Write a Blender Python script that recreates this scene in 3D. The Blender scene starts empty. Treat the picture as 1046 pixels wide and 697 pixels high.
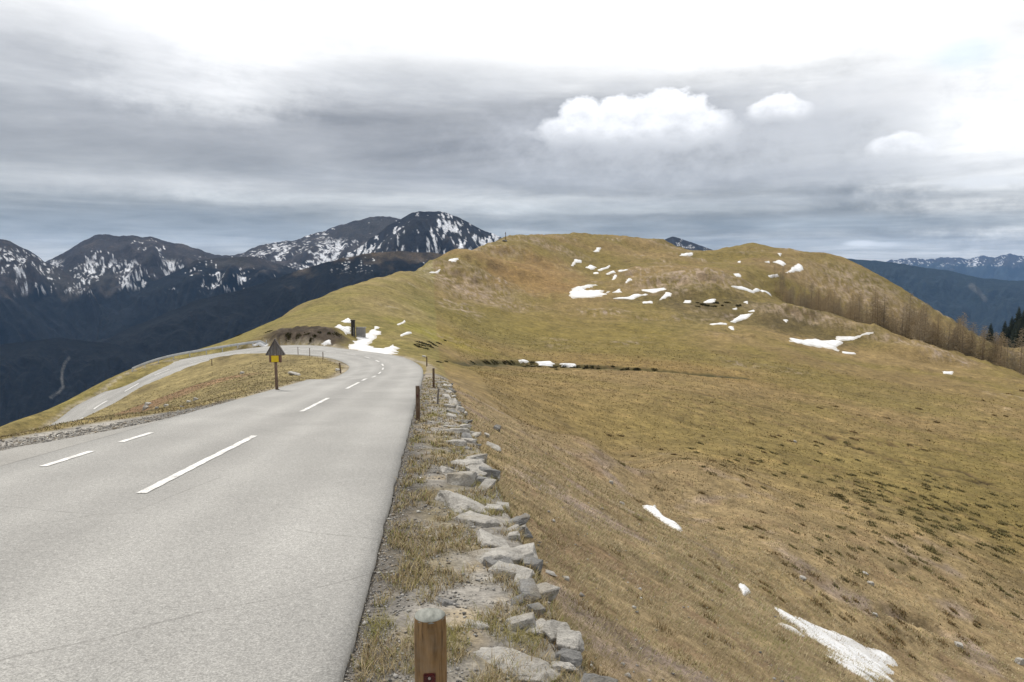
import bpy, bmesh, math, random
import numpy as np
from mathutils import Vector, Matrix
random.seed(7); rng = np.random.default_rng(11)
S = bpy.context.scene; COL = S.collection
PI = math.pi; R = math.radians

# ------------------------------------------------------------------ camera model
F = 755.0; CX, CY, HOR = 523.0, 348.5, 270.0
PITCH = math.atan((CY - HOR) / F)
def ray(px, py):
    xc = (px - CX) / F; yc = (CY - py) / F
    return xc, math.cos(PITCH) + yc * math.sin(PITCH), -math.sin(PITCH) + yc * math.cos(PITCH)
def at(px, py, D):
    a, b, c = ray(px, py); k = D / b
    return (a * k, D, c * k)

# ------------------------------------------------------------------ noise
def _h(ix, iy, seed):
    h = (ix.astype(np.int64) * 374761393 + iy.astype(np.int64) * 668265263 + seed * 974634777) & 0xffffffff
    h = ((h ^ (h >> 13)) * 1274126177) & 0xffffffff
    h = ((h ^ (h >> 16)) * 2246822519) & 0xffffffff
    return (h ^ (h >> 15)) & 0xffffffff
def pn(x, y, seed=0):
    x = np.asarray(x, float); y = np.asarray(y, float)
    ix = np.floor(x); iy = np.floor(y); fx = x - ix; fy = y - iy
    def g(dx, dy):
        a = _h(ix + dx, iy + dy, seed) * (2 * PI / 4294967296.0)
        return np.cos(a) * (fx - dx) + np.sin(a) * (fy - dy)
    u = fx * fx * fx * (fx * (fx * 6 - 15) + 10); v = fy * fy * fy * (fy * (fy * 6 - 15) + 10)
    a = g(0, 0); b = g(1, 0); c = g(0, 1); d = g(1, 1)
    return 1.4 * ((a + (b - a) * u) + ((c + (d - c) * u) - (a + (b - a) * u)) * v)
def fbm(x, y, o=4, seed=0, gain=.5):
    t = 0; amp = 1; n = 0
    for i in range(o):
        t = t + amp * pn(x * 2 ** i + 17.3 * i, y * 2 ** i - 9.1 * i, seed + i); n += amp; amp *= gain
    return t / n
def ridged(x, y, o=4, seed=0):
    t = 0; amp = 1; n = 0
    for i in range(o):
        t = t + amp * (1 - 2 * np.abs(pn(x * 2 ** i + 3.3 * i, y * 2 ** i, seed + i))); n += amp; amp *= .5
    return t / n
def ss(a, b, x):
    t = np.clip((np.asarray(x, float) - a) / (b - a), 0, 1); return t * t * (3 - 2 * t)
def mixc(c, d, m):
    return c * (1 - m[:, None]) + np.asarray(d) * m[:, None]

# ------------------------------------------------------------------ mesh helpers
def mk(name, V, Fc, mat, parent=None, smooth=False, cols=None):
    """V (n,3); Fc list of arrays (k,3) / (k,4) -> ONE mesh object"""
    me = bpy.data.meshes.new(name)
    V = np.asarray(V, np.float32)
    if not isinstance(Fc, (list, tuple)): Fc = [Fc]
    Fc = [np.asarray(f, np.int32) for f in Fc if len(f)]
    nl = sum(f.size for f in Fc); npol = sum(len(f) for f in Fc)
    me.vertices.add(len(V)); me.vertices.foreach_set('co', V.ravel())
    me.loops.add(nl); me.polygons.add(npol)
    me.loops.foreach_set('vertex_index', np.concatenate([f.ravel() for f in Fc]))
    st = []; o = 0
    for f in Fc:
        st.append(o + np.arange(len(f)) * f.shape[1]); o += f.size
    me.polygons.foreach_set('loop_start', np.concatenate(st).astype(np.int32))
    me.update(calc_edges=True); me.validate()
    if smooth: me.polygons.foreach_set('use_smooth', np.ones(len(me.polygons), bool))
    if cols is not None:
        a = me.color_attributes.new('Col', 'FLOAT_COLOR', 'POINT')
        c = np.ones((len(V), 4), np.float32); c[:, :3] = cols
        a.data.foreach_set('color', c.ravel())
    me.materials.append(mat)
    o = bpy.data.objects.new(name, me); COL.objects.link(o)
    if parent: o.parent = parent
    return o
def bmo(name, bm, mat, parent=None, smooth=False):
    me = bpy.data.meshes.new(name); bm.to_mesh(me); bm.free()
    if smooth:
        for p in me.polygons: p.use_smooth = True
    me.materials.append(mat)
    o = bpy.data.objects.new(name, me); COL.objects.link(o)
    if parent: o.parent = parent
    return o
def grid_faces(n, m):
    i = np.arange(n * m).reshape(n, m)
    return np.stack([i[:-1, :-1], i[1:, :-1], i[1:, 1:], i[:-1, 1:]], -1).reshape(-1, 4)
def tag(o, label=None, cat=None, group=None, kind=None):
    if label: o['label'] = label
    if cat: o['category'] = cat
    if group: o['group'] = group
    if kind: o['kind'] = kind
    return o
def empty(name, loc, rz=0):
    o = bpy.data.objects.new(name, None); COL.objects.link(o)
    o.location = loc; o.rotation_euler = (0, 0, rz); o.empty_display_size = .2
    return o
def copy_tree(o, parent=None):
    c = o.copy(); COL.objects.link(c)
    if parent: c.parent = parent
    for ch in list(o.children): copy_tree(ch, c)
    return c
def add_box(bm, cx, cy, cz, sx, sy, sz, rot=None):
    m = Matrix.Translation((cx, cy, cz)) @ (rot if rot else Matrix.Identity(4)) @ Matrix.Diagonal((sx, sy, sz, 1))
    return bmesh.ops.create_cube(bm, size=1, matrix=m)['verts']
def add_cyl(bm, p0, p1, r0, r1, seg=10):
    p0 = Vector(p0); p1 = Vector(p1); d = p1 - p0
    q = d.to_track_quat('Z', 'Y').to_matrix().to_4x4()
    return bmesh.ops.create_cone(bm, cap_ends=True, segments=seg, radius1=r0, radius2=r1, depth=d.length,
                                 matrix=Matrix.Translation((p0 + p1) / 2) @ q)['verts']

# ------------------------------------------------------------------ material helpers
class NT:
    def __init__(s, tree): s.t = tree
    def n(s, kind, **kw):
        nd = s.t.nodes.new(kind); ins = kw.pop('i', {})
        for k, v in kw.items(): setattr(nd, k, v)
        for k, v in ins.items():
            if hasattr(v, 'is_output'): s.t.links.new(v, nd.inputs[k])
            else: nd.inputs[k].default_value = v
        return nd
    def m(s, op, a, b=0.0, c=0.0, clamp=False):
        nd = s.n('ShaderNodeMath', operation=op, use_clamp=clamp)
        for i, v in enumerate((a, b, c)):
            if hasattr(v, 'is_output'): s.t.links.new(v, nd.inputs[i])
            else: nd.inputs[i].default_value = v
        return nd.outputs[0]
    def mix(s, f, a, b, blend='MIX'):
        nd = s.n('ShaderNodeMix', data_type='RGBA', blend_type=blend)
        for i, v in ((0, f), (6, a), (7, b)):
            if hasattr(v, 'is_output'): s.t.links.new(v, nd.inputs[i])
            else: nd.inputs[i].default_value = v
        return nd.outputs[2]
    def noise(s, vec, scale, detail=4, rough=.6, dist=0.0):
        nd = s.n('ShaderNodeTexNoise', i={'Scale': scale, 'Detail': detail, 'Roughness': rough, 'Distortion': dist})
        if vec is not None: s.t.links.new(vec, nd.inputs['Vector'])
        return nd.outputs['Fac']
    def ramp(s, f, stops):
        nd = s.n('ShaderNodeValToRGB'); e = nd.color_ramp.elements
        while len(e) < len(stops): e.new(.5)
        for el, (p, c) in zip(e, stops):
            el.position = p; el.color = (*c, 1) if len(c) == 3 else c
        s.t.links.new(f, nd.inputs[0]); return nd.outputs[0]
    def mrange(s, v, a, b, c=0.0, d=1.0):
        nd = s.n('ShaderNodeMapRange', i={'From Min': a, 'From Max': b, 'To Min': c, 'To Max': d}); s.t.links.new(v, nd.inputs[0]); return nd.outputs[0]
def mat(name, rough=.9, spec=.2):
    m = bpy.data.materials.new(name); m.use_nodes = True
    t = NT(m.node_tree); p = m.node_tree.nodes['Principled BSDF']
    p.inputs['Roughness'].default_value = rough; p.inputs['Specular IOR Level'].default_value = spec
    return m, t, p
def simple_noise_mat(name, c0, c1, scale, rough=.9, spec=.2, bump=.3, bdist=.01, detail=5, coord='Object', stretch=None, metallic=0):
    m, t, p = mat(name, rough, spec)
    tc = t.n('ShaderNodeTexCoord').outputs[coord]
    if stretch:
        tc = t.n('ShaderNodeMapping', i={'Vector': tc, 'Scale': stretch}).outputs[0]
    nz = t.noise(tc, scale, detail)
    c = t.ramp(nz, [(.3, c0), (.7, c1)])
    m.node_tree.links.new(c, p.inputs['Base Color'])
    b = t.n('ShaderNodeBump', i={'Height': nz, 'Strength': bump, 'Distance': bdist})
    m.node_tree.links.new(b.outputs[0], p.inputs['Normal'])
    p.inputs['Metallic'].default_value = metallic
    return m
def attr_mat(name, scales, amount=.5, rough=.95, spec=.1, bump=(.5, .03, 8.0), spots=None):
    """vertex colour x several scales of noise, with bump"""
    m, t, p = mat(name, rough, spec)
    a = t.n('ShaderNodeVertexColor', layer_name='Col').outputs[0]
    pos = t.n('ShaderNodeNewGeometry').outputs['Position']
    c = a
    for sc, am in scales:
        nz = t.noise(pos, sc, 5, .65)
        v = t.mrange(nz, .3, .7, 1 - am, 1 + am)
        cm = t.n('ShaderNodeCombineXYZ', i={0: v, 1: v, 2: v}).outputs[0]
        c = t.mix(1.0, c, cm, 'MULTIPLY')
    m.node_tree.links.new(c, p.inputs['Base Color'])
    if bump:
        st, di, sc = bump
        nz = t.noise(pos, sc, 7, .65)
        b = t.n('ShaderNodeBump', i={'Height': nz, 'Strength': st, 'Distance': di})
        m.node_tree.links.new(b.outputs[0], p.inputs['Normal'])
    return m

# ------------------------------------------------------------------ the road in plan
SL = 0.11       # downhill gradient of the straight
def Lz(y): return -1.85 - SL * y
STA = []        # (outer xyz, inner xyz)
for y in np.arange(-14, 41, 2.0):
    STA.append(((-.54 - .1099 * y, y, Lz(y)), (-6.62 - .1099 * y, y, Lz(y))))
PAIRS = [((432, 381, 47), (340, 387, 48)), ((429, 373, 58), (357, 377, 60)), ((412, 365, 70), (355, 372, 66)),
         ((390, 361, 78), (339, 366, 73)), ((355, 357, 84.5), (316, 363, 79)), ((330, 353.5, 89), (288, 362, 83)),
         ((300, 352.5, 92), (262, 364.5, 85.5)), ((260, 355, 94.5), (240, 368, 86)), ((209, 363, 94), (216, 371.6, 86)),
         ((172, 370, 91.5), (195, 379, 84)), ((138, 382, 87), (172, 388, 81.5)), ((103, 402.6, 81), (147, 401.5, 79)),
         ((76, 415, 77.5), (124, 415, 76.5)), ((50, 436, 72), (101, 432, 72))]
for a, b in PAIRS: STA.append((at(*a), at(*b)))
STA.append(((-45.2, 60, -16.6), (-39.6, 60, -16.4))); STA.append(((-46, 45, -17.8), (-40.4, 45, -17.6)))
STA = np.array(STA)     # (n,2,3)
def catmull(P, per):
    out = []
    for i in range(len(P) - 1):
        p0 = P[max(i - 1, 0)]; p1 = P[i]; p2 = P[i + 1]; p3 = P[min(i + 2, len(P) - 1)]
        for k in range(per):
            t = k / per
            out.append(.5 * (2 * p1 + (p2 - p0) * t + (2 * p0 - 5 * p1 + 4 * p2 - p3) * t * t + (3 * p1 - p0 - 3 * p2 + p3) * t ** 3))
    out.append(P[-1]); return np.array(out)
def smooth_path(P, it=10):
    Q = P.copy()
    for _ in range(it):
        Q[1:-1] = .5 * Q[1:-1] + .25 * (Q[:-2] + Q[2:])
    return Q
RD = catmull(STA, 8)
RD[120:] = RD[120:]
for k in range(2): RD[200:, k] = smooth_path(RD[200:, k], 12)
RO, RI = RD[:, 0], RD[:, 1]
RC = (RO + RI) / 2
HW = np.linalg.norm(RO[:, :2] - RI[:, :2], axis=1) / 2
ARC = np.concatenate([[0], np.cumsum(np.linalg.norm(np.diff(RC[:, :2], axis=0), axis=1))])

def road_query(x, y):
    """distance outside the road edge (negative = on it), road level there, +1 outer side / -1 inner side"""
    off = np.full(x.shape, 99.0); zr = np.zeros(x.shape); side = np.zeros(x.shape)
    near = np.where((x > -60) & (x < 16) & (y > -18) & (y < 108))[0]
    C = RC[:, :2]; W = (RO - RI)[:, :2] / (2 * HW[:, None])
    T = np.gradient(C, axis=0); T /= np.linalg.norm(T, axis=1)[:, None]
    for ch in np.array_split(near, max(1, len(near) // 20000)):
        if not len(ch): continue
        q = np.stack([x[ch], y[ch]], 1)
        D = (q[:, None, 0] - C[None, :, 0]) ** 2 + (q[:, None, 1] - C[None, :, 1]) ** 2
        k = D.argmin(1); d = q - C[k]
        al = (d * T[k]).sum(1); k2 = np.clip(k + np.sign(al).astype(int), 0, len(C) - 1)
        seg = np.linalg.norm(C[k2] - C[k], axis=1) + 1e-6; f = np.clip(np.abs(al) / seg, 0, 1)
        c = C[k] * (1 - f[:, None]) + C[k2] * f[:, None]; w = W[k] * (1 - f[:, None]) + W[k2] * f[:, None]
        h = HW[k] * (1 - f) + HW[k2] * f
        la = ((q - c) * w).sum(1)
        dd = np.linalg.norm(q - c, axis=1)
        zo = RO[k, 2] * (1 - f) + RO[k2, 2] * f; zi = RI[k, 2] * (1 - f) + RI[k2, 2] * f
        off[ch] = np.maximum(dd, np.abs(la)) - h
        zr[ch] = (zo + zi) / 2 + np.clip(la / h, -1.2, 1.2) * (zo - zi) / 2
        side[ch] = np.sign(la)
    return off, zr, side

# ------------------------------------------------------------------ terrain control points  (px, py, distance)
CP = []
def C(*pts):
    for p in pts: CP.append(at(*p))
def CW(*pts):
    for p in pts: CP.append(p)
C((1046, 697, 22), (1046, 600, 34), (1046, 540, 48), (1046, 490, 68), (1046, 440, 105), (1046, 405, 150))
C((920, 690, 18.9), (780, 615, 17), (800, 560, 26), (800, 500, 42), (800, 450, 66), (800, 410, 100), (800, 380, 140), (800, 352, 185), (800, 325, 228), (900, 620, 24), (930, 540, 38), (930, 470, 68), (930, 420, 112), (930, 385, 165))
C((600, 500, 20), (600, 450, 38), (600, 410, 66), (600, 385, 98), (600, 365, 138), (600, 340, 185), (600, 310, 240), (600, 280, 305), (600, 260, 355))
C((700, 470, 40), (700, 420, 72), (700, 385, 112), (700, 355, 165), (700, 325, 215), (700, 300, 255), (690, 280, 300), (680, 262, 370), (660, 255, 395))
C((500, 430, 26), (500, 400, 50), (500, 381, 82), (500, 371, 108), (500, 350, 142), (500, 320, 190), (500, 290, 250), (500, 265, 300))
C((550, 374, 118), (460, 376, 78), (465, 362, 105), (465, 335, 150), (460, 300, 210), (450, 280, 245))
C((440, 366, 74), (420, 350, 97), (420, 330, 132), (420, 300, 185), (410, 340, 108), (385, 340, 104), (380, 320, 130), (350, 325, 112), (355, 345, 96))
C((270, 341.5, 99), (300, 337.5, 98), (330, 335, 97), (345, 336, 97), (300, 332, 104), (335, 331, 103), (300, 328, 118), (335, 315, 132), (260, 341, 110), (250, 346, 106))
# crest of the hill and its left flank
SIL = [(200, 357, 103), (234, 346.5, 112), (269, 333, 125), (303, 314, 145), (338, 300, 165), (372, 286.5, 190), (407, 278, 220), (441, 266, 265), (475, 257, 305), (500, 249, 340), (520, 244, 370), (560, 241, 400), (620, 240, 420), (660, 244, 430), (690, 252, 440), (712, 257.5, 450), (735, 256, 450), (760, 250, 440), (800, 256, 430), (840, 261, 425), (870, 268, 420), (905, 285, 400), (930, 302, 385), (960, 322, 370), (1000, 350, 352), (1046, 382, 340)]
C(*SIL)
for px, py, D in SIL:
    x, y, z = at(px, py, D); r = math.hypot(x, y)
    far = .4 if px > 480 else .55
    for k, dz in ((1.22, -.05), (1.6, -.19)):
        if px > 900 and k < 1.3: continue
        CW((x * k, y * k, z + dz * r))
# foreground ridge on the right and the hollow of larches behind it
C((720, 286, 275), (750, 294, 265), (800, 310, 255), (840, 322, 248), (870, 331, 240), (900, 339.5, 232), (950, 355, 222), (1000, 369, 212), (1046, 384, 200), (1100, 402, 190))
C((870, 355, 205), (950, 372, 195), (760, 325, 228), (840, 345, 215))
for px, D, z in ((800, 300, -15.5), (840, 292, -24), (880, 288, -31), (920, 282, -37), (960, 275, -43), (1000, 268, -48), (1046, 262, -53), (1100, 250, -58)):
    CW(((px - CX) / F * D, D, z))
C((760, 281, 310), (780, 272, 350), (850, 290, 360), (820, 278, 365), (900, 312, 345), (740, 268, 380), (720, 275, 330))
CW((.69 * 500, 500, -54), (.80 * 500, 500, -46), (.63 * 480, 480, -68), (.9 * 420, 420, -60), (1.0 * 300, 300, -62), (1.1 * 150, 150, -40))
# left: lay-by crest, slope down to the lower road, outer flank
def W3(s, y, z): CW((s - .1099 * y, y, z))
for y in (4, 8, 12, 16, 20):
    W3(-7.3, y, Lz(y) - .05); W3(-9.0, y, Lz(y) - .13); W3(-10.4, y, Lz(y) - .40); W3(-12, y, Lz(y) - 1.25); W3(-16, y, Lz(y) - 3.0); W3(-26, y, Lz(y) - 7.5)
W3(-8.5, 26, Lz(26) - .35); W3(-12, 28, Lz(28) - 1.3); W3(-17, 34, Lz(34) - 3.4); W3(-26, 48, Lz(48) - 6.2)
C((200, 405, 42), (200, 394, 60), (150, 416, 52), (120, 425, 54), (250, 400, 34), (260, 385, 50), (260, 373, 72), (310, 385, 48), (310, 372, 66), (335, 375, 62), (220, 384, 70), (160, 408, 66))
C((0, 437, 70), (50, 418, 78), (90, 399, 84), (125, 381, 90), (150, 372, 95))
C((-60, 470, 58), (-120, 500, 46))
for px, py, D in ((0, 437, 70), (50, 418, 78), (90, 399, 84), (125, 381, 90), (165, 367, 98), (-60, 470, 58)):
    x, y, z = at(px, py, D); CW((x - 4, y + 3, z - 1.6)); CW((x - 25, y + 20, z - 16)); CW((x - 90, y + 70, z - 62)); CW((x - 220, y + 180, z - 150))
CW((-60, 20, -26), (-60, 0, -24), (-200, 20, -80), (-30, -8, -8), (120, 10, -42), (60, 0, -26), (250, 40, -85), (250, 150, -70), (120, 80, -33))
for y in (0, 3, 7, 12, 20, 30, 40):
    for s, dz in ((1.6, .35), (3.5, 1.5), (6.5, 3.25), (9.5, 4.95)):
        W3(s, y, Lz(y) - .1 - dz)
CP = np.array(CP)
def Bz(y):
    y = np.asarray(y, float); t = np.clip((y - 40) / 40, 0, 1)
    return np.where(y < 40, -1.85 - SL * y, -1.85 - SL * 40 - SL * 40 * (t - t * t / 2))
def warp(x, y):
    r = np.hypot(x, y) + .5
    return np.stack([np.arctan2(x, y) * 1.25, .7 * np.log(r)], -1), r
KP, KR = warp(CP[:, 0], CP[:, 1])
KV = (CP[:, 2] - Bz(CP[:, 1])) / (KR + 4)
def _U(d2): return .5 * d2 * np.log(d2 + 1e-12)
_n = len(KP)
A = np.zeros((_n + 3, _n + 3))
A[:_n, :_n] = _U(((KP[:, None] - KP[None]) ** 2).sum(-1)) + 2e-5 * np.eye(_n)
A[:_n, _n] = 1; A[:_n, _n + 1:] = KP; A[_n, :_n] = 1; A[_n + 1:, :_n] = KP.T
W = np.linalg.solve(A, np.concatenate([KV, np.zeros(3)]))
def tps(x, y):
    q, r = warp(x, y); out = np.zeros(len(x))
    for ch in np.array_split(np.arange(len(x)), max(1, len(x) // 15000)):
        d2 = ((q[ch][:, None, 0] - KP[None, :, 0]) ** 2 + (q[ch][:, None, 1] - KP[None, :, 1]) ** 2)
        out[ch] = _U(d2) @ W[:_n] + W[_n] + q[ch] @ W[_n + 1:]
    return Bz(y) + out * (r + 4)

# ------------------------------------------------------------------ terrain grid (polar, denser where the eye looks)
TH = np.radians(np.concatenate([np.arange(-105, -41, 1.0), np.arange(-41, 41.01, .115), np.arange(42, 106, 1.0)]))
LR = np.concatenate([np.linspace(math.log(.35), math.log(1.6), 20)[:-1], np.linspace(math.log(1.6), math.log(620), 640)])
gt, gl = np.meshgrid(TH, LR, indexing='ij')
gx = (np.sin(gt) * np.exp(gl)).ravel(); gy = (np.cos(gt) * np.exp(gl)).ravel(); gr = np.exp(gl).ravel()
gs = gx + .1099 * gy
z = tps(gx, gy)
# natural unevenness
n1 = fbm(gx / 38, gy / 38, 4, 3); n2 = fbm(gx / 9, gy / 9, 3, 9); n3 = fbm(gx / 1.6, gy / 1.6, 3, 21)
n4 = fbm(gx / 5, gy / 5, 3, 15)
zt = z + n1 * 1.3 * ss(60, 200, gr) + n2 * (.10 + .75 * ss(60, 300, gr)) * ss(6, 30, gr) + n4 * .5 * ss(120, 320, gr) + n3 * .07 * ss(2, 8, gr) * (1 + 0 * gr)
rocky = ss(.12, .5, fbm(gx / 26 + 4, gy / 26, 4, 40)) * ss(100, 190, gr)
zt += rocky * (ridged(gx / 7, gy / 7, 4, 61)) * .8
for px, py, D, rr0, hh0 in ((470, 288, 250, 15, 2.2), (500, 275, 285, 16, 2.4), (530, 262, 320, 14, 1.8), (600, 251, 385, 14, 1.5), (560, 242, 398, 7, 1.1), (592, 239, 410, 6, 1.0), (640, 280, 302, 8, 2.4), (655, 252, 405, 10, 1.6), (676, 248, 434, 7, 1.8),
                         (690, 287, 285, 17, 2.3), (667, 276, 312, 11, 2.0), (735, 291, 274, 13, 1.2), (712, 302, 258, 9, 1.6), (776, 252, 438, 6, 1.2), (850, 264, 422, 9, 1.4), (805, 258, 430, 7, 1.0), (762, 322, 236, 13, 1.1), (800, 318, 240, 11, .8), (845, 337, 234, 12, 1.8), (890, 345, 222, 11, 1.6), (935, 364, 206, 9, 1.6), (560, 300, 240, 14, 1.2), (430, 318, 170, 8, .8), (455, 345, 140, 6, .7)):
    bx, by, _ = at(px, py, D); q = np.hypot((gx - bx) / 1.5, gy - by) / rr0 + .55 * n2 + .35 * n4
    zt += hh0 * (1 - ss(.25, 1.25, q))
_tz = (z + 2.2 * n2 + 1.2 * n1) / 3.4; _tf = _tz - np.floor(_tz)
zt += .75 * (ss(.0, .8, _tf) * (1 - ss(.8, 1.0, _tf)) - .4) * ss(140, 220, gr) * ss(-.25, .25, fbm(gx / 30, gy / 30, 3, 160))
# terracettes / hummocks on the meadow below
hum = ss(.0, .45, fbm(gx / 1.1, gy / 2.2, 2, 33)) * ss(25, 45, gr) * (1 - ss(130, 190, gr)) * (gx > 4)
zt += .10 * hum * ss(0, .5, fbm(gx / 14, gy / 14, 3, 35) + .15)
# verge, stone edge and bank right of the road
LN = -1.85 - SL * gy
N = LN - .03 - .05 * np.clip(gs + .54, 0, 1.4) - .33 * ss(.82, 1.06, gs) - .56 * np.clip(gs - .95, 0, 99) + n3 * .055 + fbm(gx / .35, gy / .35, 3, 77) * .022
wN = (gs > -.8) * (1 - ss(2.5, 9, gs)) * (1 - ss(16, 48, gy)) * ss(-20, -14, gy)
zt = zt * (1 - wN) + N * wN
# the ditch across the meadow
def seg_dist(px, py, pts):
    d = np.full(px.shape, 1e9)
    for (ax, ay), (bx, by) in zip(pts[:-1], pts[1:]):
        vx, vy = bx - ax, by - ay; t = np.clip(((px - ax) * vx + (py - ay) * vy) / (vx * vx + vy * vy), 0, 1)
        d = np.minimum(d, np.hypot(px - ax - t * vx, py - ay - t * vy))
    return d
roff, rzr, rside = road_query(gx, gy)
cut = (rside > 0) * ss(80, 86, gy) * (gx < -19) * (gx > -36)
bl = 3.2 * (1 - cut) + 1.1 * cut
bl = np.where((rside > 0) & (gy < 60), 2.0, bl)
w = 1 - ss(.12, 1, (roff - .12) / bl + .12)
w = np.where(roff < .15, 1, w)
tgt = rzr - .05 - .05 * (roff < .05)
zt = zt * (1 - w) + tgt * w
layby = (gs < -6.4) & (gs > -8.9) & (gy > 1) & (gy < 24)
sl_ = -6.85 - 2.15 * ss(25, 12, gy)
wl = layby * ss(sl_ - .7, sl_, gs) * ss(24, 20, gy)
zt = zt * (1 - wl) + (LN - .035 - .03 * np.clip(-6.6 - gs, 0, 3) + n3 * .02) * wl
zt = np.where(roff < -.05, np.minimum(zt, rzr - .09), zt)
GZ0 = zt.reshape(gt.shape)
def H(x, y, G=None):
    G = GZ if G is None else G
    x = np.atleast_1d(np.asarray(x, float)); y = np.atleast_1d(np.asarray(y, float))
    a = np.interp(np.arctan2(x, y), TH, np.arange(len(TH))); b = np.interp(np.log(np.hypot(x, y) + 1e-9), LR, np.arange(len(LR)))
    i = np.clip(a.astype(int), 0, len(TH) - 2); j = np.clip(b.astype(int), 0, len(LR) - 2); u = a - i; v = b - j
    return (G[i, j] * (1 - u) + G[i + 1, j] * u) * (1 - v) + (G[i, j + 1] * (1 - u) + G[i + 1, j + 1] * u) * v
_rr = np.exp(np.linspace(math.log(1.8), math.log(600), 2600))
def hit(px, py, G=None):
    """where the view ray meets the ground"""
    for dy in range(0, 40):
        a, b, c = ray(px, py + dy * .5); h = math.hypot(a, b)
        x = a / h * _rr; y = b / h * _rr; zz = c / h * _rr
        g = H(x, y, G); below = np.where(zz < g)[0]
        if len(below):
            k = below[0]
            if k == 0: return x[0], y[0]
            f0 = zz[k - 1] - g[k - 1]; f1 = g[k] - zz[k]; t = f0 / (f0 + f1 + 1e-9)
            return x[k - 1] * (1 - t) + x[k] * t, y[k - 1] * (1 - t) + y[k] * t
    return x[-1], y[-1]
ditch = [hit(px, py, GZ0) for px, py in ((470, 371), (500, 370), (540, 371), (585, 374), (640, 377), (700, 381), (760, 386))]
dd = seg_dist(gx, gy, ditch)
wob = fbm(gx / 4, gy / 4, 3, 90) * 1.6
dl = np.interp(gx, [ditch[0][0], ditch[2][0], ditch[3][0], ditch[-1][0]], [.5, 1.6, 1.5, .25])
ditch_m = (1 - ss(.6, 2.4, dd + wob)) * dl / 1.6
zt = zt - 1.1 * ditch_m
GZ = zt.reshape(gt.shape)

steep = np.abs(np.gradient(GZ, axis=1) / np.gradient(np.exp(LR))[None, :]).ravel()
# ------------------------------------------------------------------ ground colours (albedo)
rgb = lambda *c: np.array(c)
straw = rgb(.150, .117, .050); olive = rgb(.112, .094, .030); rust = rgb(.142, .107, .050); dark = rgb(.055, .048, .022)
grey = rgb(.20, .175, .14); green = rgb(.105, .094, .028); pale = rgb(.235, .185, .10); soil = rgb(.075, .052, .034)
big = fbm(gx / 45, gy / 45, 4, 101); mid = fbm(gx / 12, gy / 12, 4, 102); fine = fbm(gx / 2.2, gy / 2.2, 4, 103); vf = fbm(gx / .55, gy / .55, 3, 104)
c = np.tile(straw, (len(gx), 1))
c = mixc(c, olive, ss(-.25, .3, big + .4 * mid + .1) * ss(30, 70, gr))
c = mixc(c, rust, ss(.1, .5, fbm(gx / 30 + 9, gy / 30, 4, 105) + .3 * mid) * .5)
def blob(px, py, D, rx, ry, col, amt, sd=1):
    """ground-cover patch around a place on the meadow, ragged"""
    global c
    x, y, _ = at(px, py, D) if D else (*hit(px, py), 0)
    th0 = math.atan2(x, y); l0 = math.log(math.hypot(x, y))
    q = np.hypot((gt.ravel() - th0) / (rx / F), (gl.ravel() - l0) / ry)
    c = mixc(c, col, amt * (1 - ss(.3, 1.2, q + .5 * mid + .45 * fine)))
blob(545, 285, 0, 60, .16, rgb(.165, .112, .046), .7)
blob(500, 335, 0, 90, .22, green, .8); blob(600, 340, 0, 130, .25, rgb(.118, .1, .028), .8)
blob(450, 345, 0, 60, .1, rgb(.15, .135, .02), .6)
blob(700, 330, 0, 70, .12, green, .6); blob(760, 320, 0, 90, .10, dark, .55); blob(845, 342, 0, 60, .06, dark, .55)
blob(690, 305, 0, 70, .08, dark, .5); blob(790, 272, 0, 40, .06, rust, .6); blob(930, 390, 0, 140, .10, rust, .6); blob(700, 375, 0, 200, .12, rgb(.15, .11, .04), .7)
blob(900, 410, 0, 150, .12, green, .6); blob(960, 520, 0, 90, .3, olive, .7); blob(800, 450, 0, 220, .35, rgb(.135, .112, .04), .7)
blob(560, 400, 0, 120, .25, rgb(.17, .13, .055), .6); blob(690, 430, 0, 150, .25, rgb(.14, .115, .04), .5)
c = mixc(c, grey, rocky * ss(-.05, .4, fine + .5 * vf) * .85)
for p in ((470, 285, 90, .12), (680, 285, 60, .08), (800, 315, 50, .04), (850, 327, 50, .03), (720, 285, 60, .05), (490, 305, 70, .08), (880, 285, 60, .06), (930, 350, 60, .03), (690, 253, 30, .03), (690, 280, 50, .05), (655, 275, 30, .04), (870, 300, 70, .08), (560, 250, 60, .04), (500, 255, 50, .05), (455, 345, 40, .03), (1000, 366, 60, .03)):
    blob(p[0], p[1], 0, p[2], p[3], rgb(.195, .165, .122), .65 * ss(-.2, .3, fine + .6 * vf + .4 * mid))
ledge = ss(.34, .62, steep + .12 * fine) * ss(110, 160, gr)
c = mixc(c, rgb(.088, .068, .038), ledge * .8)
dm = (1 - ss(.9, 3.6, dd / np.clip(dl / .9, .5, 1.7) + .6 * wob)) * (dd < 9)
c = mixc(c, rgb(.035, .036, .014), dm * .92); c = mixc(c, rgb(.07, .05, .03), dm * ss(.1, .4, fine) * .6)
c = mixc(c, rgb(.085, .06, .03), hum * .55 * ss(45, 60, gr) * ss(.0, .4, fbm(gx / 14, gy / 14, 3, 35) + .1))
TM = dm.reshape(gt.shape).copy()
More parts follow.
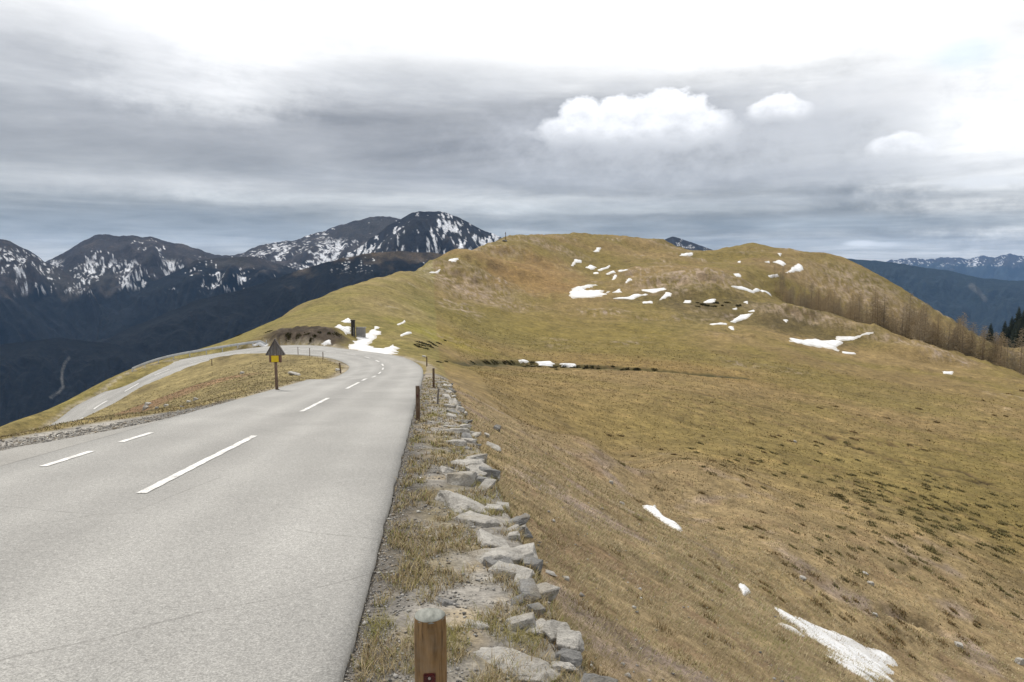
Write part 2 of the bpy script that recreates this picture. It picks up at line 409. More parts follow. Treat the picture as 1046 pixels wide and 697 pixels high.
# eroded earth tracks across the slope
for pts, wd in ((((905, 625), (935, 634), (975, 652)), .3), (((850, 440), (880, 444), (915, 456)), .9), (((715, 402), (740, 408), (790, 418), (815, 424)), 1.5), (((850, 448), (890, 462), (940, 478), (985, 490), (1020, 500)), 1.5), (((940, 474), (985, 482), (1012, 494)), 1.1), (((725, 410), (760, 420)), .9), (((910, 627), (950, 640), (990, 660)), .45), (((820, 500), (860, 508), (900, 530)), .6)):
    P = [hit(*p) for p in pts]
    m = (1 - ss(.3, 1.0, seg_dist(gx, gy, P) / wd + .9 * fbm(gx / 1.3, gy / 1.3, 3, 50) + .2)) * ss(-.25, .15, fbm(gx / 2.5 + 7, gy / 2.5, 3, 51) + .1)
    c = mixc(c, rgb(.030, .022, .014), m * .95)
    GZ.ravel()[:] -= m * .3; TM.ravel()[:] = np.maximum(TM.ravel(), m)
c = mixc(c, rgb(.19, .14, .06), ss(.1, .5, fine) * .35 * ss(8, 30, gr) * (gr < 130))
# near bank: straw with bare brown earth
nb = ss(.75, .9, gs) * (1 - ss(10, 62, gr + 16 * mid + 6 * fine))
c = mixc(c, rgb(.205, .172, .096), nb * .8)
c = mixc(c, rgb(.20, .172, .145), nb * ss(.12, .4, fbm(gx / 2.8 + 5, gy / 2.8, 4, 171)) * .8); c = mixc(c, rgb(.125, .092, .054), nb * ss(.08, .4, fine + .4 * vf) * .8)
c = mixc(c, rgb(.12, .10, .032), nb * ss(.15, .5, mid + .2 * fine) * .7)
# verge: grey gravel + straw
vg = (gs > -.6) * (gs < 1.0) * (gy < 46)
c = mixc(c, rgb(.155, .145, .13), vg * ss(-.5, .3, fine + .25 + .5 * vf))
c = mixc(c, rgb(.20, .155, .09), vg * ss(.0, .35, fbm(gx / .9, gy / .9, 3, 111)) * .6)
c = mixc(c, rgb(.06, .055, .05), vg * (1 - ss(-.42, .05, gs + .3 * fine)) * .8)
# lay-by gravel
lb = ss(sl_ - .5, sl_, gs + .4 * fine) * (gs < -6.5) * (gy < 27) * (gy > -5)
c = mixc(c, rgb(.19, .18, .165), lb * .95); c = mixc(c, rgb(.125, .115, .10), lb * ss(.1, .4, fine + .4 * vf) * .7)
# infield
inf = (rside < 0) * (gx < -6) * (gy > 24) * (gx > -42) * (roff < 40)
c = mixc(c, rgb(.150, .120, .056), inf * .8); c = mixc(c, rgb(.085, .065, .03), inf * ss(.1, .4, fbm(gx / 5, gy / 9, 4, 120)) * .8)
c = mixc(c, rgb(.15, .085, .05), inf * (1 - ss(5, 9, np.hypot(gx + 26, gy - 55) + 4 * mid)) * .7)
# dark peat face of the road cut
ck = ss(.25, .6, roff) * (1 - ss(5.0, 7.0, roff + 1.2 * mid)) * ss(81, 86, gy) * (rside > 0) * ss(-19, -22, gx) * (1 - ss(-31, -35, gx + 3 * mid))
c = mixc(c, rgb(.032, .024, .018), ck * .97); c = mixc(c, rgb(.07, .055, .042), ck * ss(.15, .5, fine + .4 * vf) * .6)
GZ.ravel()[:] += ck * ((fbm(gx / 1.8, gy / 1.8, 4, 150, .65) * .7 + ridged(gx / 2.5, gy / 2.5, 3, 151) * .2) + .15 * ss(1.2, 2.6, roff))
# grit shoulder all along the road
sh = ss(0, .1, roff) * (1 - ss(.25, .9, roff + .5 * fine)) * (gy > 24)
c = mixc(c, rgb(.20, .175, .14), sh * .7)
brt = 1.22 + .30 * mid + .34 * fine + .25 * vf + .3 * fbm(gx / 5, gy / 5, 3, 140) * ss(60, 160, gr)
c = np.clip(c * brt[:, None] * np.where((roff > .3) & (gs > 1), 1, 0)[:, None] * np.array((.975, .89, .92)) + c * brt[:, None] * np.where((roff > .3) & (gs > 1), 0, 1)[:, None], .004, 1)
CG = [c[:, k].reshape(gt.shape) for k in range(3)]
TERR = attr_mat('meadow_ground', [(.55, .28), (1.6, .3), (6.0, .3), (30.0, .35), (.14, .12)], bump=(1.0, .09, 3.0))
V = np.stack([gx, gy, GZ.ravel()], 1)
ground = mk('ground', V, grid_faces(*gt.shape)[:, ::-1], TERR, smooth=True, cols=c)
tag(ground, 'olive and straw coloured alpine meadow with the rounded hill', kind='structure')

# ------------------------------------------------------------------ road sheet and markings
def asphalt(name, a, b, tint, tone=False):
    m, t, p = mat(name, .85, .25)
    pos = t.n('ShaderNodeNewGeometry').outputs['Position']
    f = t.noise(pos, 75, 4, .85); g = t.noise(pos, 26, 4, .8); l = t.noise(pos, .45, 4, .6)
    sp = t.ramp(f, [(.3, a), (.5, tint), (.72, b)])
    v = t.mrange(g, .32, .68, .78, 1.22); cm = t.n('ShaderNodeCombineXYZ', i={0: v, 1: v, 2: v}).outputs[0]
    c_ = t.mix(1.0, sp, cm, 'MULTIPLY')
    v = t.mrange(l, .25, .75, .9, 1.1); cm = t.n('ShaderNodeCombineXYZ', i={0: v, 1: v, 2: t.m('MULTIPLY', v, .985)}).outputs[0]
    c_ = t.mix(1.0, c_, cm, 'MULTIPLY')
    if tone: c_ = t.mix(1.0, c_, t.n('ShaderNodeVertexColor', layer_name='Col').outputs[0], 'MULTIPLY')
    # hairline cracks and joints
    vo = t.n('ShaderNodeTexVoronoi', feature='DISTANCE_TO_EDGE', i={'Vector': t.mix(.16, pos, t.n('ShaderNodeTexNoise', i={'Vector': pos, 'Scale': 1.3, 'Detail': 4}).outputs['Color'], 'ADD'), 'Scale': .16}).outputs[0]
    cr = t.m('MULTIPLY', t.mrange(vo, .0, .0022, 1, 0), t.mrange(t.noise(pos, .5, 2), .50, .60, 0, .42))
    c_ = t.mix(cr, c_, (.07, .065, .06, 1))
    m.node_tree.links.new(c_, p.inputs['Base Color'])
    bp = t.n('ShaderNodeBump', i={'Height': t.noise(pos, 95, 3, .8), 'Strength': .5, 'Distance': .006})
    m.node_tree.links.new(bp.outputs[0], p.inputs['Normal'])
    return m
ASPH = asphalt('pale_asphalt', (.11, .108, .105), (.40, .393, .378), (.228, .223, .214), True)
ASPH2 = asphalt('worn_layby_asphalt', (.11, .108, .102), (.38, .37, .35), (.222, .214, .202))
def dense(P, step):
    a = np.concatenate([[0], np.cumsum(np.linalg.norm(np.diff(RC[:, :2], axis=0), axis=1))])
    s_ = np.arange(0, a[-1], step)
    return np.stack([np.interp(s_, a, P[:, k]) for k in range(3)], 1)
dO, dI = dense(RO, .35), dense(RI, .35)
nst = len(dO); lat = np.linspace(-1, 1, 41)
edge_o = .065 * fbm(np.arange(nst) / 2.3, np.zeros(nst), 4, 5, .7) + .02; edge_i = .09 * fbm(np.arange(nst) / 2.9, np.zeros(nst), 4, 6) + .03
rows = []
wv = (dO - dI); wl_ = np.linalg.norm(wv[:, :2], axis=1)[:, None]; wn = wv / wl_
ooo = dO + wn * edge_o[:, None]; iii = dI - wn * edge_i[:, None]
Vr = []
for L_ in lat:
    t_ = (L_ + 1) / 2; p = iii * (1 - t_) + ooo * t_; p[:, 2] += .018 * (1 - L_ * L_); Vr.append(p)
sk = ooo.copy() + wn * .04; sk[:, 2] -= .3; Vr.append(sk)
sk = iii.copy() - wn * .04; sk[:, 2] -= .3; Vr.insert(0, sk)
Vr = np.stack(Vr, 1)
LL = np.concatenate([[-1], lat, [1]])[None, :] + .03 * fbm(np.arange(nst) / 14, np.zeros(nst), 3, 44)[:, None]; AA = np.arange(nst)[:, None] * .35
trk = np.exp(-((np.abs(np.abs(LL) - .5) - .23) / .09) ** 2)
tone = 1 + .11 * trk - .09 * np.exp(-(LL / .12) ** 2) - .10 * ss(.86, 1, np.abs(LL)) + .18 * fbm(LL * 1.5 + 0 * AA, AA / 6, 4, 45) + .06 * fbm(LL * 5, AA / 1.5, 3, 46)
patch_ = ((AA > 36.0) & (AA < 39.2) & (LL > .05)) | ((AA > 52) & (AA < 55) & (LL < .0))
tone = tone * (1 - .06 * patch_)
road = mk('road', Vr.reshape(-1, 3), grid_faces(nst, Vr.shape[1])[:, ::-1], ASPH, cols=np.repeat(tone.reshape(-1, 1), 3, 1))
tag(road, 'pale grey two lane asphalt road bending into a hairpin', kind='structure')
def road_pt(arc, L_, lift):
    o = [np.interp(arc, ARC, RO[:, k]) for k in range(3)]; i_ = [np.interp(arc, ARC, RI[:, k]) for k in range(3)]
    t_ = (L_ + 1) / 2; p = [i_[k] * (1 - t_) + o[k] * t_ for k in range(3)]
    p[2] += .018 * (1 - L_ * L_) + lift + (.014 if arc > 60 else 0); return p
PAINT, t_, p_ = mat('worn_white_paint', .8, .2)
_ps = t_.n('ShaderNodeNewGeometry').outputs['Position']; _a = t_.noise(_ps, 55, 5, .8); _b = t_.noise(_ps, 4, 3, .6)
PAINT.node_tree.links.new(t_.ramp(t_.m('ADD', _a, t_.m('MULTIPLY', _b, .5)), [(.60, (.24, .235, .225)), (.72, (.5, .49, .475)), (.9, (.70, .695, .67))]), p_.inputs['Base Color'])
def dash(a0, a1, L0, wid, name='centre_line_dash'):
    n = max(2, int((a1 - a0) / .25)); v = []
    for k in range(n + 1):
        a = a0 + (a1 - a0) * k / n; h = np.interp(a, ARC, HW); j = .012 * random.uniform(-1, 1)
        v += [road_pt(a, L0 - wid / 2 / h + j / h, .008), road_pt(a, L0 + wid / 2 / h + j / h, .008)]
    f = [(2 * k, 2 * k + 1, 2 * k + 3, 2 * k + 2) for k in range(n)]
    o = mk('road_marking', np.array(v), np.array(f), PAINT); tag(o, kind='structure'); return o
def arc_at_y(y): return float(np.interp(y, RC[:208, 1], ARC[:208]))
for y0, y1 in ((8.85, 14.6), (20, 25.2), (30.6, 36), (41.2, 45.5)):
    dash(arc_at_y(y0), arc_at_y(y1), .0, .13)
a_ = arc_at_y(48.5)
while a_ < ARC[-1] - 12:
    fr_ = float(ss(85, 115, a_ - arc_at_y(0))); dash(a_, a_ + 2.6 - .5 * fr_, 0, .13 + .07 * fr_); a_ += 5.6 - 1.2 * fr_
for y0, y1 in ((10.9, 12.5), (13.7, 15.2), (8.0, 9.4), (5.2, 6.6)):
    dash(arc_at_y(y0), arc_at_y(y1), -.76, .13)
# lay-by: worn asphalt wedge left of the road
n = 60; v = []
for k in range(n + 1):
    y = 1 + 18.0 * k / n; wd = 1.35 * ss(19.2, 10.5, y) * (1 + .14 * float(fbm(np.array([y / 1.3]), np.array([0.]), 3, 8)[0])) + .02
    for j in range(5):
        s_ = -6.58 - wd * j / 4 + (.05 * random.random() if j == 4 else 0)
        v.append((s_ - .1099 * y, y, Lz(y) + (.003 if j == 0 else .010) - .02 * j / 4 * wd - (.02 if j == 4 else 0)))
lay = mk('lay_by', np.array(v), grid_faces(n + 1, 5)[:, ::-1], ASPH2); tag(lay, kind='structure')
# ------------------------------------------------------------------ snow patches
SNOW = attr_mat('old_snow', [(2.5, .10), (14, .12)], rough=.75, spec=.3, bump=(.9, .12, 1.6))
def in_poly(x, y, P):
    ins = np.zeros(x.shape, bool); j = len(P) - 1
    for i in range(len(P)):
        xi, yi = P[i]; xj, yj = P[j]
        ins ^= ((yi > y) != (yj > y)) & (x < (xj - xi) * (y - yi) / (yj - yi + 1e-12) + xi); j = i
    return ins
def snow(poly, label, holes=0.0, rough=.8):
    pts = [hit(*p) for p in poly]
    Q = np.array([(math.atan2(a, b) * F, math.log(math.hypot(a, b)) * F) for a, b in pts])
    lo = Q.min(0); hi = Q.max(0); ex = hi - lo
    n0 = int(np.clip(ex[0] / .7, 8, 240)); n1_ = int(np.clip(ex[1] / max(.7, ex[1] / 240), 8, 240))
    m0 = ex[0] * .06 + 1; m1 = ex[1] * .06 + 2
    qa, qb = np.meshgrid(np.linspace(lo[0] - m0, hi[0] + m0, n0), np.linspace(lo[1] - m1, hi[1] + m1, n1_), indexing='ij')
    r = np.exp(qb / F); x = np.sin(qa / F) * r; y = np.cos(qa / F) * r
    Pm = np.array(pts); dmin = seg_dist(x, y, list(map(tuple, Pm)) + [tuple(Pm[0])])
    ins = in_poly(x, y, Pm); size = math.sqrt(np.ptp(Pm[:, 0]) * np.ptp(Pm[:, 1])) + .1
    size = min(size, 4.2 * float(dmin[ins].max()) + .02) if ins.any() else size
    sd = np.where(ins, dmin, -dmin) / size
    sd = sd + .12 * rough * fbm(x / size * 3, y / size * 3, 5, 200, .6) + .004
    if holes: sd = np.minimum(sd, .2 - .30 * ss(.30, .55, fbm(x / size * 2.6 + 5, y / size * 2.6, 3, 222)) )
    r0 = float(np.median(r)); th = .04 + .0007 * r0
    zz = H(x.ravel(), y.ravel()).reshape(x.shape) - .04 + (th + .04) * ss(-.005, .07, sd) + th * .5 * ss(.03, .3, sd)
    fc = grid_faces(n0, n1_); ok = (sd.ravel()[fc].max(1) > -.004)
    fc = fc[ok]
    if not len(fc): return
    us = np.unique(fc); mp = np.zeros(n0 * n1_, int); mp[us] = np.arange(len(us))
    dirt = fbm(x / size * 4 + 9, y / size * 4, 4, 233).ravel()[us]; sdv = sd.ravel()[us]
    sc_ = np.tile((.60, .605, .615), (len(us), 1)); sc_ = mixc(sc_, (.36, .33, .28), (1 - ss(.0, .09, sdv + .08 * dirt)) * .8); sc_ = mixc(sc_, (.42, .405, .38), ss(.05, .4, dirt) * .6)
    o = mk('snow_patch', np.stack([x.ravel()[us], y.ravel()[us], zz.ravel()[us]], 1), mp[fc][:, ::-1], SNOW, smooth=True, cols=sc_)
    tag(o, label, 'snow patch', 'snow patches left on the meadow and hill')
SN = [
 ([(580,301.6),(585,295),(609.5,289.5),(610,291.5),(597.5,296),(613.5,296),(617.5,299),(622,298),(619,301.6),(605.5,304.7),(585.5,305)], 'broad notched white snow field at the foot of the central hill'),
 ([(625.6,299),(633,294.2),(633.6,297),(635.6,299)], 'small forked snow scrap just right of the broad notched snow field'),
 ([(624.3,305.3),(641.7,303.2),(659,300.5),(663,301),(645.7,306.3)], 'long thin snow strip low right of the broad notched snow field'),
 ([(655,296.2),(679,294.2),(681,295.6),(667,299.6),(656.4,297.6)], 'flat snow wedge above the long thin strip on the central hill'),
 ([(673.8,307),(680.5,298.2),(686,300),(684.5,303)], 'steep little snow streak at the right end of the central cluster'),
 ([(655.7,308.7),(666.4,308),(666.4,310),(657,310)], 'tiny flat snow dash below the thin strip of the central hill'),
 ([(606,257.4),(610,253.4),(614.2,253),(611.5,257.4)], 'highest small snow patch just under the rounded summit'),
 ([(582.8,272),(587.4,264.8),(594.8,266),(593.5,268.8),(588,268.4),(586,272)], 'hooked snow patch on the hill, uppermost left of the chain'),
 ([(598,273.7),(603.5,270.8),(609,273.2),(604,276)], 'rounded snow patch right of the hooked one on the hill'),
 ([(610,276),(623,271),(623.6,272),(612,277)], 'slanting snow sliver right of the rounded patch on the hill'),
 ([(606,279),(611.5,278.6),(611,280),(607,280)], 'speck of snow directly below the rounded patch on the hill'),
 ([(619,279.8),(627,276.8),(628.5,278.8),(620,280.6)], 'short snow bar below the slanting sliver on the hill'),
 ([(631,276.8),(641,275),(640,276.8),(632,278)], 'pale snow bar leading to the dark rock outcrop on the hill'),
 ([(625,286),(627.6,280.8),(630.3,281.5),(627,286)], 'upright snow drip between two thin bars on the central hill'),
 ([(639,288.9),(643.7,284.8),(645.7,286),(640,289.4)], 'small diagonal snow streak under the dark rock outcrop'),
 ([(694,261.5),(700,259),(708,258),(707.5,260.7),(700,261.7)], 'snow patch lying in the saddle below the small dark far peak'),
 ([(781,268),(786,266.7),(786,269)], 'snow speck left of the twin patches below the right summit'),
 ([(789.8,268),(796.4,266),(803.4,270),(800,272)], 'triangular snow patch below the right-hand rounded summit'),
 ([(802.4,279),(809.4,273),(815.5,269),(819.5,272),(820.5,275.7),(808.4,278)], 'knobbly snow patch slanting above the top of the larch stand'),
 ([(784.3,281.8),(794.4,280),(795.4,282.6),(786,283.4)], 'low snow bar left of the knobbly patch above the larches'),
 ([(794.4,259),(798.4,259),(797,262)], 'tiny snow dot nearest the right-hand rounded summit'),
 ([(753,268),(756.6,267),(756,269)], 'lone snow dot on rust coloured grass under the right summit'),
 ([(749,280),(756,280),(757,283),(752,282.8)], 'small blunt snow patch above the long ridge-top streak'),
 ([(746,292.6),(758,293),(768,297),(786,299),(788,302.6),(770,300)], 'long tapering snow streak on top of the front ridge'),
 ([(718,309),(724,306),(731,306),(730,309),(720,310)], 'snow lens above dark heather left of the slope streaks'),
 ([(698,309.3),(700,307),(706,307),(705,310)], 'short snow dash left of the snow lens above dark heather'),
 ([(759,309),(764,308),(763.5,310.5)], 'snow speck below the long tapering ridge streak'),
 ([(748,316),(753,314.3),(752,316.8)], 'snow dot left of the slanted S-shaped streak'),
 ([(745,329.4),(756,322),(769,320),(764,325),(754,329)], 'slanted leaf shaped snow streak in mid slope'),
 ([(764,318.3),(771,316.3),(770,318.8)], 'snow cap touching the upper tip of the leaf shaped streak'),
 ([(724,331.4),(742,330),(743,332),(728,332.4)], 'thin level snow line at the foot of the leaf shaped streak'),
 ([(744,334),(749,334),(750,338),(747,337)], 'snow drop hanging below the thin level snow line'),
 ([(800,327),(805,327),(803,329.5)], 'isolated snow fleck on bare slope under the front ridge'),
 ([(805.4,345.4),(828.5,346.4),(853.5,347.4),(854.6,344.4),(872.7,343.4),(892.8,338.8),(893.8,340.4),(874.7,346.4),(858,348.5),(862.6,350.4),(854.6,354.5),(856.6,358.9),(840.6,355.5),(818,351.4),(807,349.4)], 'large snow field with a long thin tail under the front ridge'),
 ([(859.6,359.3),(874,360.8),(873,362.2),(861,361)], 'snow crumb just below the large tailed snow field'),
 ([(962.4,379.6),(974,380),(972.4,382.7),(964,382)], 'solitary small snow patch far right below the ridge'),
 ([(528.6,368.3),(534,367.6),(540.8,369.8),(531,370.6)], 'leftmost snow remnant lying in the dark ditch'),
 ([(545.4,369.8),(563.7,369),(566.8,372.3),(554.6,373.8),(549,371.5)], 'middle and longest snow remnant lying in the dark ditch'),
 ([(571.4,372),(588,372),(588.8,375.3),(574,375)], 'rightmost snow remnant lying in the dark ditch'),
 ([(351,356.4),(361,348.6),(373,339),(385,332.6),(388,335.5),(386,338),(394,338.4),(384,345.8),(377,353),(387,356.3),(401.3,352),(409.4,356.3),(401.3,363.6),(389.8,363.2),(372.6,360.2),(358,357.6)], 'bright boomerang shaped snow bank right beside the hairpin bend'),
 ([(341,334.3),(345.8,331.5),(350.6,333.9),(358.5,334.3),(358.5,341),(353.5,342.5),(349.6,338)], 'snow bank on the dark road cut left of the timber post'),
 ([(348.7,328.6),(355.8,325),(359,327.6),(358.7,330),(351.5,330)], 'small snow cap above the road cut beside the timber post'),
 ([(327.6,352),(332.4,348.7),(337.7,347.7),(338,352)], 'little triangular snow heap at the foot of the dark road cut'),
 ([(405,366.0),(414,365.8),(414,367.0),(406,367.2)], 'flat snow sliver at the outer road edge of the bend'),
 ([(408.4,343),(420,339.6),(421,341),(410,344)], 'pointed snow sliver on grass uphill of the boomerang bank'),
 ([(405.6,332),(413,327.6),(414,328.4),(407,332.6)], 'faint thin snow line high on grass above the bend'),
 ([(257.6,351.2),(266.8,349.8),(274.4,351.5),(273,353.4),(257.6,353.4)], 'low snow bank behind the guardrail end near the wooden sign'),
 ([(438,278.6),(450.6,274.8),(449,276.8),(442,279.3)], 'lower of two snow streaks on the left skyline of the hill'),
 ([(458,266),(469,262.8),(466,267.4),(461,268)], 'upper of two snow streaks on the left skyline of the hill'),
 ([(655,516),(669,516),(697,539.4),(698.5,545.4),(685.5,539.4),(671.5,530)], 'slim snow tongue on the near bank below the stone edge'),
 ([(753,597.5),(760,597.5),(767.7,606),(760,609)], 'small snow scrap uphill of the largest near snow tongue'),
 ([(779,614),(809,623),(816.5,628.8),(864,647),(898.7,662),(914,671.8),(919.7,679.4),(911,683),(920,695),(916,706),(893,706),(870,687),(847,671.8),(838.5,664),(844,663),(832,654.6),(816.5,649),(802,642),(806,637),(791.6,627.8)], 'largest near snow tongue with stones poking through it'),
]
for k, (p, l) in enumerate(SN): snow(p, l, holes=(1.0 if k == len(SN) - 1 else 0))

# ------------------------------------------------------------------ rocks
ROCK = None
def rock_material(name, a, b, d):
    m, t, p = mat(name, .9, .2)
    tc = t.n('ShaderNodeNewGeometry').outputs['Position']
    n1_ = t.noise(tc, 5, 6, .7); n2_ = t.noise(tc, 28, 5, .75); n3_ = t.noise(tc, 2.2, 3, .5)
    c_ = t.ramp(n1_, [(.3, a), (.62, b)])
    c_ = t.mix(t.mrange(n2_, .5, .72, 0, .75), c_, (*d, 1))
    c_ = t.mix(t.mrange(n3_, .56, .7, 0, .45), c_, (.17, .13, .07, 1))
    m.node_tree.links.new(c_, p.inputs['Base Color'])
    mm = t.m('ADD', t.m('MULTIPLY', n1_, .7), t.m('MULTIPLY', n2_, .4))
    bp = t.n('ShaderNodeBump', i={'Height': mm, 'Strength': 1.0, 'Distance': .08})
    m.node_tree.links.new(bp.outputs[0], p.inputs['Normal'])
    return m
ROCK = rock_material('pale_gneiss', (.23, .217, .195), (.43, .41, .375), (.115, .108, .098))
ROCKD = rock_material('dark_gneiss', (.11, .11, .108), (.24, .235, .225), (.07, .07, .07))
def rock_mesh(seed, flat=.6):
    r_ = random.Random(seed); bm = bmesh.new()
    for sx_ in (-1, 1):
        for sy_ in (-1, 1):
            for sz_ in (-1, 1):
                k_ = r_.uniform(.62, 1.0); bm.verts.new((sx_ * .46 * k_ * r_.uniform(.75, 1.1), sy_ * .46 * k_ * r_.uniform(.7, 1.1), sz_ * .42 * flat * r_.uniform(.7, 1.1)))
    for _ in range(4):
        v_ = Vector((r_.gauss(0, 1), r_.gauss(0, 1), r_.gauss(0, .5))).normalized(); bm.verts.new((v_.x * .54, v_.y * .54, v_.z * .5 * flat))
    res = bmesh.ops.convex_hull(bm, input=bm.verts)
    bmesh.ops.delete(bm, geom=[e for e in res['geom_interior'] if isinstance(e, bmesh.types.BMVert)], context='VERTS')
    bmesh.ops.bevel(bm, geom=list(bm.edges), offset=.018, segments=1, affect='EDGES')
    bmesh.ops.triangulate(bm, faces=bm.faces)
    bmesh.ops.subdivide_edges(bm, edges=bm.edges, cuts=3, use_grid_fill=True)
    co = np.array([v_.co for v_ in bm.verts])
    bm.normal_update()
    d = fbm(co[:, 0] * 3 + seed, co[:, 1] * 3 + co[:, 2] * 2.3, 4, seed, .65) * .06 + ridged(co[:, 0] * 2 + co[:, 2] * 9, co[:, 1] * 2.5, 4, seed + 5) * .035
    for v_, k in zip(bm.verts, d): v_.co += v_.normal * float(k)
    me = bpy.data.meshes.new('rock'); bm.to_mesh(me); bm.free()
    return me
RM = [rock_mesh(k, f) for k, f in enumerate((.5, .75, .35, .6, .45, .8, .3, .55, .7, .4, .65, .5))]
RMD = []
for m_ in RM:
    d_ = m_.copy(); d_.materials.append(ROCKD); RMD.append(d_); m_.materials.append(ROCK)
def place_rock(name, k, loc, scale, rz, tilt=(0, 0), darkr=False, parent=None):
    o = bpy.data.objects.new(name, (RMD if darkr else RM)[k % 12]); COL.objects.link(o)
    o.location = loc; o.scale = scale; o.rotation_euler = (tilt[0], tilt[1], rz)
    if parent: o.parent = parent
    return o
wall = empty('dry_stone_edge', (.85, 0, Lz(0)))
tag(wall, 'rough row of pale grey stones edging the gravel verge above the bank', 'stone edge')
wl0 = Vector(wall.location)
def plane_pt(px, py):           # a point on the verge level
    a, b, c_ = ray(px, py); k = -1.85 / (c_ + SL * b); return a * k, b * k
# (px, py, width px, height px, mesh, dark, turn)
STN = [(528, 668, 58, 62, 2, 0, .5), (548, 688, 34, 22, 4, 0, 1.2), (492, 634, 36, 16, 6, 0, .2), (463, 613, 30, 12, 6, 1, .5),
       (545, 600, 26, 26, 5, 1, .3), (512, 563, 62, 34, 2, 0, .9), (527, 580, 40, 26, 0, 0, 1.8), (506, 552, 44, 26, 9, 0, .3), (537, 588, 24, 24, 8, 0, .1), (515, 575, 34, 22, 3, 1, .6),
       (482, 516, 56, 36, 6, 0, .5), (470, 508, 44, 24, 2, 0, 1.4), (488, 530, 34, 28, 0, 0, .8), (472, 490, 40, 22, 3, 0, .4), (484, 487, 26, 26, 7, 1, .3), (497, 495, 16, 26, 8, 0, 0), (480, 472, 40, 20, 2, 0, 1), (490, 480, 20, 20, 5, 0, .4), (462, 480, 26, 12, 6, 0, .4), (488, 467, 18, 16, 1, 0, 2),
       (468, 452, 20, 12, 3, 0, .2), (478, 445, 14, 14, 5, 1, .5), (466, 440, 22, 16, 0, 0, 1), (476, 434, 16, 12, 8, 0, .3), (460, 434, 16, 10, 2, 0, .4), (472, 429, 12, 8, 3, 0, 1.2), (462, 424, 16, 8, 4, 0, .2),
       (464, 420, 14, 10, 7, 1, .6), (464, 411, 12, 10, 5, 0, .3), (461, 415, 12, 8, 1, 0, 1), (457, 405, 9, 7, 3, 0, .2), (459, 400, 8, 6, 8, 0, .4), (453, 398, 7, 5, 0, 0, .6), (456, 394, 6, 5, 5, 0, .1), (450, 391, 6, 4, 3, 0, .8), (452, 387, 5, 4, 1, 0, .5)]
for px, py, wp, hp, k, dk, rz in STN:
    x, y = plane_pt(px, py); d_ = y; x = min(x, .84 - .1099 * y) - .03; w_ = wp * d_ / F * .84; h_ = max(hp * d_ / F * 1.5, w_ * .5)
    z_ = float(H(x, y)[0]) + .02 * w_
    zmax = Lz(y) + .02
    place_rock('stone', k, Vector((x, y, max(z_, zmax - .34 * w_) - .02 - .02 * w_)) - wl0, (w_ * 1.15, h_ * 1.3, w_ * 1.25), rz + random.uniform(-.4, .4), (random.uniform(-.28, .28), random.uniform(-.05, .40)), bool(dk), wall)
for k in range(62):             # the smaller stones wedged between
    y = 3.4 * (40 / 3.4) ** random.random(); s_ = .80 + random.gauss(0, .11); w_ = random.uniform(.10, .26)
    x = s_ - .1099 * y
    place_rock('stone', random.randrange(12), Vector((x, y, float(H(x, y)[0]) + .02)) - wl0, (w_ * 1.3, w_ * random.uniform(.8, 1.5), w_), random.uniform(0, 6), (random.uniform(-.3, .3), random.uniform(-.1, .4)), random.random() < .3, wall)
def loose(px, py, wp, hp, k, dk, label, grp=None):
    x, y = hit(px, py); d_ = y; w_ = wp * d_ / F * 1.15
    o = place_rock('rock', k, (x, y, float(H(x, y)[0]) + .12 * w_ * hp / wp), (w_, w_ * .9, w_ * 1.3 * hp / wp), random.uniform(-.4, .4), (random.uniform(-.2, .2), .25), dk)
    tag(o, label, 'rock', grp or 'loose rocks on the slopes')
loose(508, 440, 8, 8, 5, True, 'dark angular rock uphill of the long pale rock on the bank')
loose(503, 458, 18, 9, 6, False, 'long pale flat rock lying on the grass bank')
loose(513, 518, 14, 8, 0, False, 'white stone just right of the big stone slab')
loose(562, 586, 14, 6, 2, False, 'flat pale rock sunk in grass right of the dark edge stone')
loose(578, 592, 7, 5, 3, False, 'small pale stone right of the flat sunken rock')
loose(624, 494, 5, 5, 8, False, 'white stone on the bank above the slim snow tongue')
loose(497, 446, 7, 5, 1, False, 'small grey stone between the stone edge and the long pale rock')
loose(635, 515, 6, 5, 4, False, 'pale stone left of the slim snow tongue')
loose(302, 383, 13, 6, 2, False, 'flat whitish boulder right of the wooden sign post')
loose(345, 379, 6, 4, 3, False, 'grey rock at the inner tip of the bend')
loose(151, 414, 6, 5, 3, False, 'upper white boulder of the pair near the lower road')
loose(149, 418, 5, 5, 5, False, 'lower white boulder of the pair near the lower road')
loose(170, 415, 5, 4, 0, False, 'pale stone right of the boulder pair on brown earth')
loose(193, 411, 5, 3.5, 7, False, 'left of two close pale stones on the infield')
loose(200, 409, 6, 4, 1, False, 'right of two close pale stones on the infield')
loose(186, 416, 5, 3, 9, False, 'pale stone below the two close stones on the infield')
loose(160, 418, 4, 4, 8, True, 'dark rock on brown earth beside the boulder pair')
loose(247, 382, 4, 4, 3, False, 'pale rock on the grass left of the wooden sign')
loose(433, 365, 4, 3, 3, False, 'white rock by the dark bank at the outer bend')
loose(812, 452, 4, 3, 1, False, 'small pale rock on the wide meadow slope')
loose(884, 586, 6, 4, 2, False, 'upper of two pale rocks above the largest snow tongue')
loose(889, 597, 7, 5, 8, False, 'lower of two pale rocks above the largest snow tongue')
loose(820, 592, 7, 5, 5, False, 'pale rock directly uphill of the largest snow tongue')
loose(893, 628, 6, 4, 0, False, 'pale stone right of the largest snow tongue')
loose(979, 660, 8, 6, 3, False, 'grey rock in the grass right of the snow tongue end')
loose(1041, 678, 9, 10, 8, False, 'pale rock at the far right lower slope')

